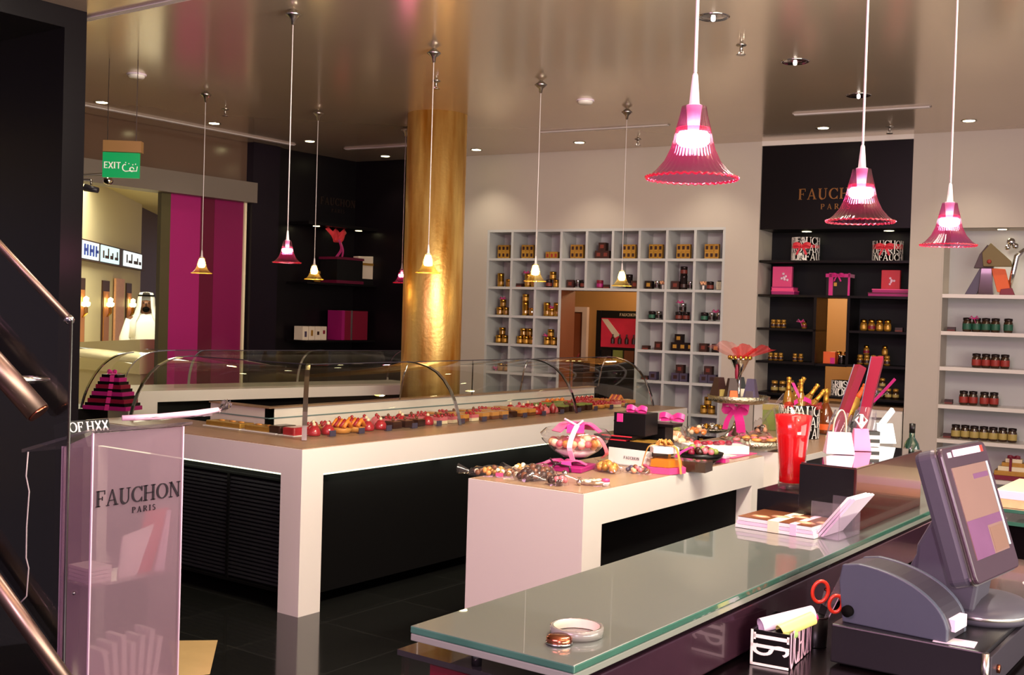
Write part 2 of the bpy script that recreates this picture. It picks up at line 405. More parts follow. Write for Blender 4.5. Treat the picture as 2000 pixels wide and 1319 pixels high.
def text_bm(bm, s, h, d=.002, x0=0., z0=0., space=.1, mi=0, center=False, fn=None):
    """letters in the local x-z plane, facing -y"""
    wtot = sum((GL[c][0]+space)*h for c in s)-space*h
    x = x0-(wtot/2 if center else 0)
    for ch in s:
        w, strokes = GL[ch]
        for st in strokes:
            n = len(st); L = []
            for i, (px, pz, ww) in enumerate(st):
                a, b = st[max(i-1, 0)], st[min(i+1, n-1)]
                dx, dz = b[0]-a[0], b[1]-a[1]; l = math.hypot(dx, dz) or 1
                nx, nz = -dz/l*ww/2, dx/l*ww/2
                L.append(((px+nx, pz+nz), (px-nx, pz-nz)))
            prev = None
            for (l0, r0) in L:
                cur = []
                for (q, dd) in ((l0, 0), (r0, 0), (r0, -d), (l0, -d)):
                    p = (x+q[0]*h, dd, z0+q[1]*h)
                    cur.append(bm.verts.new(fn(p) if fn else p))
                if prev:
                    for k in range(4):
                        j = (k+1) % 4; bm.faces.new((prev[k], prev[j], cur[j], cur[k])).material_index = mi
                else: bm.faces.new(list(reversed(cur))).material_index = mi
                prev = cur
            bm.faces.new(prev).material_index = mi
        x += (w+space)*h
    return bm
ORD = ['first', 'second', 'third', 'fourth', 'fifth', 'sixth', 'seventh', 'eighth', 'ninth', 'tenth', 'eleventh', 'twelfth', 'thirteenth', 'fourteenth', 'fifteenth', 'sixteenth', 'seventeenth', 'eighteenth', 'nineteenth', 'twentieth',
       'twenty-first', 'twenty-second', 'twenty-third', 'twenty-fourth', 'twenty-fifth', 'twenty-sixth', 'twenty-seventh', 'twenty-eighth', 'twenty-ninth', 'thirtieth', 'thirty-first', 'thirty-second', 'thirty-third']
# ================================================================ SETTING
ZC = 3.21
struct('floor', box(B(), -9.0, 2.6, -2.5, 12.4, -.1, 0), 'floor_tile')
struct('ceiling', box(B(), -8.6, 2.6, -2.5, 9.9, ZC, ZC+.12), 'ceiling_lacquer')
fl = B(); v = [fl.verts.new(p) for p in ((-4.353, 3.621, .003), (-3.97, 3.263, .003), (-4.05, 3.13, .003), (-4.52, 3.46, .003))]; fl.faces.new(v)
struct('trim_8', fl, 'tan_tile')
# back wall frame: u to the right along the wall, v behind it
PHI = math.radians(hb*0+ (35.89-29.24))
WRv = Vector((math.cos(PHI), math.sin(PHI), 0)); WNv = Vector((-math.sin(PHI), math.cos(PHI), 0))
def W(u, v, z): return WRv*u + WNv*(9.525+v) + Vector((0, 0, z))
WO = W(0, 0, 0)
U9, ZT, PZ, PU = -3.2225, 2.462, .2775, .2675
U0 = U9-9*PU
def zrow(k): return ZT-PZ*k
b = B()
box(b, -5.95, U0-.012, 0, .16, 0, ZC); box(b, U9+.012, -2.91, 0, .42, 0, ZC); box(b, U0-.012, U9+.012, 0, .16, ZT+.012, ZC); box(b, U0-.012, U9+.012, 0, .16, 0, .22)
struct('wall_back', b, 'wall_paint', WO, PHI)
b = B(); box(b, -9.6, -5.95, 0, .16, 0, ZC); struct('wall_back_dark', b, 'dark_wall', WO, PHI)['kind'] = 'structure'
b = B(); box(b, -2.91, -1.655, .02, .10, 2.45, 3.17); box(b, -2.91, -1.655, .10, .46, 2.45, 2.5); struct('wall_niche', b, 'niche_black', WO, PHI)
b = B(); box(b, -2.91, -1.655, -.005, .10, 3.17, ZC); struct('trim_1', b, 'white_lacquer', WO, PHI)
b = B(); box(b, -1.655, -1.405, 0, .42, 0, ZC); box(b, -1.405, 2.4, 0, .12, 2.46, ZC); box(b, 1.4, 2.4, 0, .12, 0, 2.46); struct('wall_right', b, 'wall_paint', WO, PHI)
# left wall: doorway, header, transom, dark pillar, dark niche wall
XL = -8.33
b = B(); box(b, XL-.15, XL, 7.50, 9.6, 0, ZC); struct('wall_left', b, 'dark_wall')
b = B(); box(b, XL-.15, XL+.06, 7.165, 7.50, 0, ZC); struct('wall_left_pillar', b, 'dark_pillar')['kind'] = 'structure'
b = B(); box(b, XL-.06, XL-.03, 2.6, 7.165, 2.8, ZC); struct('wall_left_transom', b, 'transom_brown')['kind'] = 'structure'
b = B(); box(b, XL-.1, XL+.10, 2.6, 7.19, 2.632, 2.822); struct('trim_2', b, 'door_metal')
d = struct('door_1', box(B(), XL-.05, XL+.0, 6.185, 6.285, 0, 2.632), 'olive_metal')
obj('door_leaf', box(box(box(B(), XL-.03, XL-.01, 6.285, 6.62, .05, 2.632), XL-.03, XL-.012, 6.62, 6.78, .05, 2.632, 1), XL-.03, XL-.01, 6.78, 7.12, .05, 2.632, 2), ['magenta', 'magenta_deep', 'door_plum'], d)
obj('door_edge', box(B(), XL-.04, XL+.01, 7.12, 7.145, 0, 2.632), 'paper_cream', d)
obj('door_rail', box(B(), XL-.04, XL+.0, 6.285, 7.12, 0, .05), 'olive_metal', d)
# dark partition by the stairs on the near left
b = B(); box(b, -9.0, -5.46, 3.42, 3.55, 0, ZC); struct('wall_partition', b, 'dark_wall')
struct('trim_9', box(B(), -9.0, -5.46, -.5, 3.42, 3.10, ZC), 'dark_wall')
# ceiling air slots
def slot(n, x0, y0, x1, y1, w=.055):
    p, q = Vector((x0, y0, 0)), Vector((x1, y1, 0)); l = (q-p).length; a = math.atan2(y1-y0, x1-x0)
    b = box(B(), 0, l, -w/2, w/2, -.008, -.001)
    for k in (-.3, .0, .3): box(b, .01, l-.01, k*w-.006, k*w+.006, -.014, -.008, 1)
    o = obj('air_slot', b, ['slot_grey', 'cord_silver'], loc=(x0, y0, ZC), rz=a)
    tag(o, n, 'air vent', None)
slot('long ceiling air slot running beside the doorway header', -8.0, 4.9, -8.03, 7.45)
slot('ceiling air slot in the far corner, left of the gold column', -7.75, 7.86, -6.9, 7.96)
slot('ceiling air slot in front of the dark niche panel', -3.27, 8.02, -2.3, 8.14)
slot('ceiling air slot over the white cubby wall', -5.45, 7.86, -4.3, 8.0)
slot('ceiling air slot beside the dark partition at the top left', -5.6, 3.62, -4.2, 3.64)
# gold column
b = B(); cyl(b, .236, 0, ZC, 64); o = obj('gold_column', b, 'gold_leaf', loc=(-5.74, 6.84, 0)); tag(o, 'round gold leaf column rising to the ceiling behind the pastry counter', 'column'); o['kind'] = 'structure'
# ---------------------------------------------------------------- back room seen through the openings
b = B(); box(b, -6.9, -1.75, 2.3, 2.4, 0, 2.6); box(b, -6.9, -6.8, .16, 2.3, 0, 2.6); box(b, -1.85, -1.75, .5, 2.3, 0, 2.6); struct('wall_backroom', b, 'room_brown', WO, PHI)
b = B(); box(b, -6.9, -1.75, .47, 2.4, 2.6, 2.7); struct('ceiling_backroom', b, 'room_brown', WO, PHI)
lamp('POINT', 'back_room_lamp', W(-4.65, 1.6, 2.2), 22, (1, .72, .38), .06)
lamp('POINT', 'back_room_lamp_right', W(-2.75, 1.3, 2.2), 42, (1, .74, .42), .06)
d = struct('door_2', box(B(), -6.3, -5.66, 2.26, 2.3, 0, 1.70), 'room_door', WO, PHI)
obj('door_jamb', box(box(B(), -5.66, -5.60, 2.24, 2.3, 0, 1.76), -6.36, -5.66, 2.24, 2.3, 1.70, 1.76), 'room_jamb', d)
# poster stand in the back room
t = thing('poster_stand', 'back room display stand with red bottle poster under a black header', 'poster stand', W(-4.88, 1.45, 0.06), PHI)
obj('stand_frame', box(box(B(), -.22, .56, 0, .06, -.06, 1.66), -.22, -.17, -.02, 0, -.06, 1.66), 'black_panel', t)
obj('poster', box(B(), -.165, .54, -.012, 0, 1.27, 1.58), 'poster_red', t)
pb = B()
for x in (-.02, .06, .14, .22, .30, .38): lathe(pb, [(.0, .0), (.022, .0), (.022, .05), (.008, .075), (.008, .1), (0, .1)], 8, c=(x, -.02, 1.31))
obj('printed_bottle', pb, 'dark_brown', t)
for pl in ([(-.16, 1.57), (-.09, 1.57), (.06, 1.40), (.0, 1.37)], [(.46, 1.30), (.54, 1.30), (.54, 1.52)]): obj('printed_paper', prism(B(), pl, -.016, -.012), 'label_cream', t)
obj('header_lettering', text_bm(B(), 'FAUCHON', .03, .002, .15, 1.605, center=True), 'label_cream', t, loc=(0, -.022, 0))
pb = B()
for k in range(5): box(pb, -.14+k*.13, -.03+k*.13, -.03, 0, 1.12, 1.24, k % 3)
obj('tin_shelf', pb, ['dark_tin', 'pistachio', 'choc_milk'], t)
t = thing('ribboned_gift_box', 'dark gift box with crimson bow on a ledge inside the back room', 'gift box', W(-5.26, 1.35, 1.06), PHI)
obj('box', box(B(), -.12, .1, -.08, .08, 0, .11), 'dark_brown', t)
rb = B()
for a in (20, 70, 130, 165): tube(rb, [(0, -.05, .10), (.06*math.cos(math.radians(a)), -.06, .10+.07*math.sin(math.radians(a))), (.11*math.cos(math.radians(a)), -.06, .10+.10*math.sin(math.radians(a)))], [.012, .016, .005], 6, flat=(1, .4))
obj('bow', rb, 'crimson', t)
o = obj('back_room_cabinet', box(box(B(), -6.3, -5.13, 1.2, 1.5, 0, 1.055), -6.3, -5.6, 1.52, 1.9, 0, 1.15), 'mall_brown', loc=WO, rz=PHI); tag(o, 'dark brown low cabinet inside the back room', 'cabinet')
t = thing('track_spotlights', 'small track of three lit spots under the back room ceiling', 'spotlights', W(-4.95, 1.0, 2.0), PHI)
obj('track_bar', box(B(), -.12, .12, -.01, .01, .03, .05), 'steel', t); obj('drop_rod', cyl(B(), .006, .05, .6, 8), 'steel', t)
for k in (-.08, 0, .08): bb = B(); ball(bb, (k, -.015, .005), .022, 0, 1); obj('lit_spot', bb, 'mall_lamp', t)
# ---------------------------------------------------------------- mall outside the door
MALL = []
b = B(); box(b, -22, XL-.15, -2, 20, -.1, 0); struct('floor_mall', b, 'mall_cream')
b = B(); box(b, -22, XL-.15, -2, 20, 3.25, 3.35); struct('ceiling_mall', b, 'mall_cream')
lamp('AREA', 'mall_light', (-11.8, 7.6, 3.2), 120, (1, .93, .68), 3.0, (0, 0, math.radians(45)), size_y=3.0)
MA = Vector((-12.72, 8.22, 0)); MB_ = Vector((-15.45, 11.06, 0)); md = (MB_-MA).normalized(); ma = math.atan2(md.y, md.x)
L = (MB_-MA).length
b = B(); box(b, -3.5, L+.25, 0, .2, 0, 3.25); struct('wall_mall', b, 'mall_pier', (MA.x-md.y*-.06, MA.y+md.x*.06, 0), ma)
b = B(); box(b, L+.25, L+4.5, .1, .3, 0, 3.25); struct('wall_mall_brown', b, 'mall_brown', (MA.x, MA.y, 0), ma)['kind'] = 'structure'
# seen from the shop the mall front is the left-hand side of this wall: local -y looks back at us
t = thing('lit_mall_sign', 'long lit shop sign in a dark frame across the mall', 'sign', (MA.x, MA.y, 2.17), ma)
sg = -1
obj('sign_frame', box(B(), -3.0, L+.05, -.10, .06, 0, .26), 'mall_dark', t)
def panel(x0, x1, nm, mt): return obj(nm, box(B(), x0, x1, -.115, -.10, .02, .24), mt, t)
panel(-1.2, .62, 'lit_panel', 'mall_sign_white'); panel(.78, 1.9, 'lit_panel', 'mall_sign_aqua'); panel(2.25, 3.6, 'lit_panel', 'mall_sign_white')
for i, x in enumerate((-.9, -.72, -.55, -.2, -.05, .1, .27, .42)):
    gb = box(B(), x, x+.05, -.125, -.115, .06, .2)
    if i % 2: box(gb, x, x+.14, -.125, -.115, .11, .15)
    obj('letter', gb, 'sign_blue', t)
for x, w, h in ((.85, .05, .1), (.98, .2, .04), (1.15, .04, .14), (1.3, .16, .05), (1.42, .04, .09), (1.6, .18, .04), (1.72, .04, .12), (2.4, .05, .12), (2.55, .25, .04), (2.75, .05, .14), (2.95, .2, .05), (3.2, .05, .1), (3.35, .15, .05)): obj('script_letter', box(B(), x, x+w, -.125, -.115, .07, .07+h), 'mall_dark', t)
for i, (x, w, lab) in enumerate(((.12, .42, 'nearest'), (1.55, .44, 'middle'), (3.15, .4, 'farthest'))):
    t = thing('lit_shop_window', f'{lab} of three narrow lamp-lit amber shop windows across the mall', 'shop window', (MA.x+md.x*x, MA.y+md.y*x, 0), ma, 'lamp-lit windows across the mall')
    obj('recess', box(box(B(), -w/2, w/2, -.02, .0, 0, 1.95), -w/2+.05, w/2-.05, -.03, -.02, .3, 1.8, 1), ['mall_dark', 'mall_amber'], t)
    lb = B()
    for dx in (-.08, 0, .08): ball(lb, (dx, -.08, 1.62+(.06 if dx == 0 else 0)), .042, sub=1)
    obj('lamp_bulbs', lb, 'mall_lamp', t)
    lb = B()
    for dx in (-.08, 0, .08): tube(lb, [(0, -.04, 1.45), (dx, -.08, 1.5), (dx, -.08, 1.62)], .008, 5)
    obj('lamp_arm', lb, 'gold_metal', t)
o = obj('cream_shop_panel', box(B(), 2.05, 2.65, -.05, -.02, 0, 2.0), 'peach', loc=(MA.x, MA.y, 0), rz=ma); tag(o, 'peach panel between lamp-lit windows across the mall', 'panel')
o = obj('mall_ledge', prism(B(), [(-10.3, 1.0), (-8.75, 1.0), (-8.75, 1.32), (-10.3, 1.22)], 6.3, 7.0), 'mall_cream', rot=(0, 0, 0)); tag(o, 'cream sloping ledge just outside the doorway', 'ledge')
obj('ledge_base', box(B(), -10.25, -8.8, 6.35, 6.95, 0, 1.0), 'mall_pier', o)
# man in white
def person():
    P = Vector((-12.76, 9.27, 0)); yaw = math.atan2(-P.x, P.y) # faces the shop
    t = thing('person', 'person in a long white robe and white headscarf walking in the mall', 'person', P, math.radians(54))
    J = [((0, 0, .95), .15), ((0, 0, 1.15), .14), ((0, 0, 1.35), .17), ((0, 0, 1.46), .10), ((0, -.01, 1.53), .062), ((0, -.02, 1.62), .095), ((0, -.015, 1.70), .088),
         ((.18, 0, 1.42), .07), ((.25, -.02, 1.15), .05), ((.24, -.12, .92), .036), ((.24, -.15, .86), .034),
         ((-.18, 0, 1.42), .07), ((-.25, -.02, 1.15), .05), ((-.24, -.12, .92), .036), ((-.24, -.15, .86), .034),
         ((.10, 0, .88), .10), ((.11, -.06, .48), .07), ((.11, 0, .08), .05), ((.11, -.12, .04), .04),
         ((-.10, 0, .88), .10), ((-.11, .02, .48), .07), ((-.11, .08, .08), .05), ((-.11, -.04, .04), .04)]
    E_ = [(0, 1), (1, 2), (2, 3), (3, 4), (4, 5), (5, 6), (2, 7), (7, 8), (8, 9), (9, 10), (2, 11), (11, 12), (12, 13), (13, 14), (0, 15), (15, 16), (16, 17), (17, 18), (0, 19), (19, 20), (20, 21), (21, 22)]
    for base, s in ((10, 1), (14, -1)):
        w = Vector(J[base][0])
        for k, (dx, ln) in enumerate(((-.025, .075), (-.008, .085), (.009, .08), (.025, .065))):
            J.append(((w.x+s*dx*.4, w.y-.02+dx, w.z-.045), .010)); J.append(((w.x+s*dx*.4, w.y-.035+dx, w.z-.045-ln*.6), .009)); J.append(((w.x+s*dx*.3-s*.01, w.y-.03+dx, w.z-.045-ln), .008))
            n = len(J); E_ += [(base, n-3), (n-3, n-2), (n-2, n-1)]
        J.append(((w.x-s*.02, w.y-.055, w.z-.03), .011)); J.append(((w.x-s*.03, w.y-.065, w.z-.065), .009)); n = len(J); E_ += [(base, n-2), (n-2, n-1)]
    me = bpy.data.meshes.new('body'); me.from_pydata([j[0] for j in J], E_, [])
    me.materials.append(MATS['skin'])
    o = link('body', me, t)
    sk = o.modifiers.new('skin', 'SKIN'); sk.use_smooth_shade = True
    for i, j in enumerate(J): me.skin_vertices[0].data[i].radius = (j[1], j[1])
    me.skin_vertices[0].data[0].use_root = True
    m = o.modifiers.new('sub', 'SUBSURF'); m.levels = 1; m.render_levels = 1
    rb = B()
    prof = [(.27, .09), (.25, .5), (.22, .95), (.20, 1.2), (.225, 1.38), (.14, 1.48), (.075, 1.52)]
    rings = lathe(rb, prof, 28, flute=7, famp=.03, close=False)
    for vv in rb.verts: vv.co.y *= .72
    for s in (1, -1): tube(rb, [(s*.17, 0, 1.42), (s*.25, -.01, 1.18), (s*.245, -.1, .96)], [.085, .08, .085], 12, cap=False)
    obj('robe', rb, 'white_cloth', t, solid=.006)
    hb_ = B()
    g = []
    for i in range(15):
        a = math.radians(-58+296*i/14)
        g.append([(r*math.cos(a), .01+r*math.sin(a)*ys, z) for r, z, ys in ((.02, 1.80, 1), (.085, 1.79, 1), (.108, 1.72, 1.1), (.115, 1.62, 1.1), (.15, 1.5, 1), (.235, 1.40, .8), (.245, 1.2, .75))])
    sheet(hb_, g); obj('headscarf', hb_, 'white_cloth', t, solid=.006)
    cb = B(); tube(cb, [(.098*math.cos(2*PI*i/16), .0+.105*math.sin(2*PI*i/16), 1.755) for i in range(17)], .011, 6); obj('head_cord', cb, 'black_matte', t)
    fb = B(); ball(fb, (0, -.116, 1.635), .014, sq=(1, 1.2, 1.4)); ball(fb, (.035, -.098, 1.66), .011); ball(fb, (-.035, -.098, 1.66), .011); box(fb, -.028, .028, -.108, -.098, 1.585, 1.593)
    obj('face', fb, 'dark_brown', t)
    bb = B(); ball(bb, (0, -.085, 1.57), .05, sq=(1, .7, .8)); obj('beard', bb, 'black_matte', t)
person()
# ================================================================ LIGHT FITTINGS
def downlight(x, y, lab, on=True, e=16, nm='downlight', z=ZC, r=.042, grp='recessed downlights in the ceiling', spot=True):
    t = thing(nm, lab, 'ceiling light', (x, y, z), 0, grp)
    tr = B(); lathe(tr, [(r+.006, -.001), (r+.014, -.006), (r+.016, -.001)], 24); obj('trim_ring', tr, 'steel', t)
    obj('lamp_face', cyl(B(), r, -.005, -.001, 20), 'downlight_glow', t)
    if spot: lamp('SPOT', 'downlight_beam', (x, y, z-.02), e, (1, .88, .66), .03, (0, 0, 0), angle=1.75, blend=.8)
DL = [(-7.79, 5.21, 'ceiling downlight over the doorway, nearest the dark partition'), (-7.76, 6.28, 'ceiling downlight over the doorway, beside the magenta panels'), (-7.73, 7.37, 'ceiling downlight in front of the dark left niche wall'),
      (-7.74, 8.42, 'ceiling downlight in the far left corner of the shop'), (-6.607, 8.46, 'ceiling downlight just right of the gold column'), (-5.469, 8.50, 'ceiling downlight over the left half of the white cubbies'),
      (-4.35, 8.66, 'ceiling downlight over the cubby wall, behind the biggest pink pendant'), (-3.29, 8.693, 'ceiling downlight over the dark niche panel'), (-2.22, 8.85, 'ceiling downlight over the white bookcase wall, rightmost of all')]
for x, y, l in DL: downlight(x, y, l, e=13 if x > -7 else 5)
def gimbal(x, y, lab):
    t = thing('gimbal_spotlight', lab, 'ceiling light', (x, y, ZC), 0, 'open gimbal spotlights')
    r = B(); lathe(r, [(.066, -.001), (.078, -.007), (.086, -.001)], 32); obj('trim_ring', r, 'chrome', t)
    r = B(); lathe(r, [(.066, -.0015), (.05, -.004), (.03, -.006), (.0, -.007)], 24, close=False); obj('reflector', r, 'silver', t)
    r = B(); lathe(r, [(.0, -.026), (.010, -.022), (.012, -.008), (.009, -.005)], 12); obj('capsule_bulb', r, 'flame_white', t)
    lamp('SPOT', 'gimbal_beam', (x, y, ZC-.03), 26, (1, .92, .76), .03, (0, 0, 0), angle=1.5, blend=.7)
gimbal(-2.6, 5.273, 'open round gimbal spotlight nearest the big pink pendant'); gimbal(-2.613, 6.409, 'middle one of the open gimbal spotlights, above the champagne'); gimbal(-2.619, 7.553, 'open gimbal spotlight farthest back, close to the niche panel')
def disc(x, y, lab):
    t = thing('ceiling_disc', lab, 'detector', (x, y, ZC), 0)
    r = B(); lathe(r, [(.0, -.03), (.045, -.03), (.055, -.02), (.058, -.0)], 24); obj('cover', r, 'white_lacquer', t)
    r = B(); lathe(r, [(.066, -.0), (.066, -.008), (.058, -.008)], 24, close=False); obj('base_ring', r, 'paper_lilac', t)
disc(-6.62, 4.69, 'white round ceiling disc above the exit sign'); disc(-4.375, 6.86, 'white round ceiling disc over the cubby side of the shop')
def sprinkler(x, y, lab):
    t = thing('sprinkler_head', lab, 'sprinkler', (x, y, ZC), 0)
    r = B(); lathe(r, [(.03, 0), (.028, -.006), (.01, -.01), (.008, -.035), (.012, -.04)], 12); obj('body', r, 'steel', t)
    r = B(); cyl(r, .026, -.058, -.055, 12); tube(r, [(-.012, 0, -.038), (-.014, 0, -.056)], .003, 5); tube(r, [(.012, 0, -.038), (.014, 0, -.056)], .003, 5); obj('deflector', r, 'steel', t)
sprinkler(-2.723, 5.888, 'sprinkler head beside the near gimbal spotlights'); sprinkler(-2.81, 8.845, 'sprinkler head before the niche panel'); sprinkler(-4.903, 8.561, 'sprinkler head in front of the cubby wall')
sprinkler(-4.91, 5.825, 'sprinkler head in front of the gold column'); sprinkler(-7.116, 5.865, 'sprinkler head near the magenta door')
# pendants
def pendant(x, y, zr, lab, col):
    gl, rim, bulb, lc = ('pink_glass', 'pink_rim', 'bulb_rose', (1, .50, .52)) if col == 'pink' else ('amber_glass', 'amber_rim', 'bulb_warm', (1, .78, .42))
    key = col
    t = thing('pendant_lamp', lab, 'pendant lamp', (x, y, zr), 0, 'bell-shaped glass pendants')
    if key not in PEND:
        d = {}
        b = B(); lathe(b, [(.0195, .115), (.0225, .100), (.0275, .081), (.0305, .066), (.0355, .047), (.045, .027), (.0585, .011), (.073, .0)], 200, flute=40, famp=.010, close=False)
        b.faces.ensure_lookup_table()
        for f in b.faces:
            if (f.index % 200) % 5 == 2: f.material_index = 1
        d['shade'] = mesh('shade', b, [gl, rim.replace('rim', 'rib')])
        b = B(); pts = [(.0732*(1+.010*math.cos(40*a))*math.cos(a), .0732*(1+.010*math.cos(40*a))*math.sin(a), .0012*math.cos(40*a)) for a in [2*PI*i/240 for i in range(241)]]
        tube(b, pts, .0019, 6); d['rim'] = mesh('rim', b, rim)
        b = B(); lathe(b, [(.021, .081), (.0255, .081), (.0265, .077), (.0255, .074), (.021, .073)], 96, flute=28, famp=.03, close=False); d['collar'] = mesh('collar', b, rim)
        b = B(); lathe(b, [(.0, .050), (.020, .052), (.0265, .058), (.0265, .070), (.021, .074), (.0, .075)], 24); 
        if col != 'pink': b.free(); b = lathe(B(), [(.0, .040), (.018, .042), (.024, .050), (.025, .064), (.020, .09), (.014, .106), (.0, .108)], 24)
        d['bulb'] = mesh('bulb', b, bulb)
        b = B(); lathe(b, [(.009, .075), (.011, .1), (.013, .117), (.0085, .119), (.0068, .14), (.0045, .165), (.0022, .170)], 16); d['socket'] = mesh('socket', b, 'cord_silver')
        b = B(); lathe(b, [(.0, -.085), (.010, -.082), (.013, -.055), (.034, -.036), (.042, -.028), (.03, -.018), (.012, -.004), (.008, 0)], 20); d['canopy'] = mesh('canopy', b, 'steel')
        PEND[key] = d
    d = PEND[key]
    for k in ('shade', 'rim', 'collar', 'bulb', 'socket'): link(k, d[k], t)
    link('canopy', d['canopy'], t, (0, 0, ZC-zr))
    b = B(); tube(b, [(0, 0, .17), (0, 0, ZC-zr-.08)], .0028, 6); obj('cord', b, 'cord_silver', t)
    lamp('POINT', 'pendant_light', (x, y, zr+.036), 2.2 if col == 'pink' else 2.4, lc, .02)
PEND = {}
pendant(-.832, 1.63, 1.876, 'biggest pink ribbed glass pendant, nearest, left of the niche panel', 'pink')
pendant(-.836, 2.45, 1.876, 'pink ribbed glass pendant hanging in front of the niche lettering', 'pink')
pendant(-.836, 3.167, 1.872, 'pink ribbed glass pendant farthest right, before the white bookcase', 'pink')
pendant(-4.42, 4.073, 1.885, 'small pink glass pendant beside the magenta door, over the counter corner', 'pink')
pendant(-6.355, 7.16, 1.888, 'small pink pendant half hidden behind the gold column', 'pink')
pendant(-6.66, 5.307, 1.882, 'amber glass pendant in front of the magenta door panels', 'amber')
pendant(-6.46, 6.242, 1.878, 'amber glass pendant in front of the dark niche wall', 'amber')
pendant(-4.327, 5.106, 1.880, 'amber glass pendant in front of the gold column', 'amber')
pendant(-4.279, 6.157, 1.874, 'amber glass pendant in front of the left cubbies', 'amber')
pendant(-4.265, 7.271, 1.886, 'amber glass pendant in front of the back room window', 'amber')
# exit sign and cameras
EP = far(237, 322, 7.2)
t = thing('exit_sign', 'green hanging exit sign with white lettering above the doorway', 'sign', EP, math.radians(40))
obj('sign_panel', box(B(), -.115, .115, -.012, .012, -.085, .075), 'exit_green', t)
obj('lettering', text_bm(B(), 'EXIT', .042, .003, -.106, -.028, space=.05), 'white_ink', t, loc=(0, -.012, 0))
ab = B()
for pts in (arc(.025, -.02, .014, .02, 60, 250, 8)+[(.03, -.044)], [(.03, -.044), (.055, -.04), (.058, -.02)], arc(.07, -.03, .012, .014, 0, 300, 8), [(.058, -.04), (.1, -.04), (.104, -.01)]):
    tube(ab, [(x, -.014, z) for x, z in pts], .0036, 5)
for x, z in ((.03, .012), (.05, .006), (.075, .0), (.092, .004)): ball(ab, (x, -.014, z), .0045, sub=1)
obj('script_lettering', ab, 'white_ink', t)
obj('top_housing', box(B(), -.11, .13, -.03, .03, .078, .15), 'room_brown', t)
rb = B(); tube(rb, [(-.09, 0, .14), (-.09, 0, ZC-EP.z)], .003, 5); obj('hanging_rod', rb, 'steel', t); rb = B(); tube(rb, [(.09, 0, .14), (.09, 0, ZC-EP.z)], .003, 5); obj('hanging_rod', rb, 'steel', t)
cp = far(211, 354, 8.6)
t = thing('dome_camera', 'small silver camera fixed under the exit sign on the header', 'security camera', cp)
b = B(); ball(b, (0, 0, 0), .04, sq=(1, 1, .8)); obj('housing', b, 'silver', t); b = B(); ball(b, (.02, -.03, -.005), .018); obj('lens', b, 'black_matte', t)
b = B(); tube(b, [(0, 0, .02), (-.06, .02, .06), (XL+.1-cp.x, .05, .07)], .012, 6); obj('bracket', b, 'steel', t)
cp = far(178, 367, 8.9)
t = thing('bullet_camera', 'dark camera under the header, left of the silver one', 'security camera', cp)
b = B(); tube(b, [(-.04, -.03, 0), (.05, .03, -.02)], [.03, .022], 12); obj('housing', b, 'pos_dark', t)
b = B(); tube(b, [(0, 0, .02), (0, 0, .06), (XL+.08-cp.x, 0, .08)], .01, 6); obj('bracket', b, 'steel', t)
# ================================================================ CUBBY WALL
def cubby_unit():
    t = thing('cubby_shelving', 'white cubby shelving built into the back wall around the window', 'shelving', WO, PHI)
    obj('back_panel', box(box(box(B(), U0, U0+3*PU, .3, .31, .22, ZT), U0+3*PU, U0+6*PU, .3, .31, zrow(2), ZT), U0+6*PU, U9, .3, .31, .22, ZT), 'cubby_white', t)
    for k in range(10):
        u = U0+k*PU
        z0 = zrow(2)-.01 if k in (4, 5) else .22
        obj('upright', box(B(), u-.012, u+.012, 0.002, .3, z0, ZT+.012), 'cubby_white', t)
    obj('window_reveal', box(B(), U0+3*PU+.012, U0+3*PU+.016, .012, .305, .23, zrow(2)-.013), 'room_door', t)
    for k in range(9):
        z = zrow(k)
        if k <= 2: obj('shelf', box(B(), U0, U9, .0, .3, z-.012, z+.012), 'cubby_white', t)
        else:
            obj('shelf', box(B(), U0, U0+3*PU, .0, .3, z-.012, z+.012), 'cubby_white', t); obj('shelf', box(B(), U0+6*PU, U9, .0, .3, z-.012, z+.012), 'cubby_white', t)
cubby_unit()
ITEM = {}
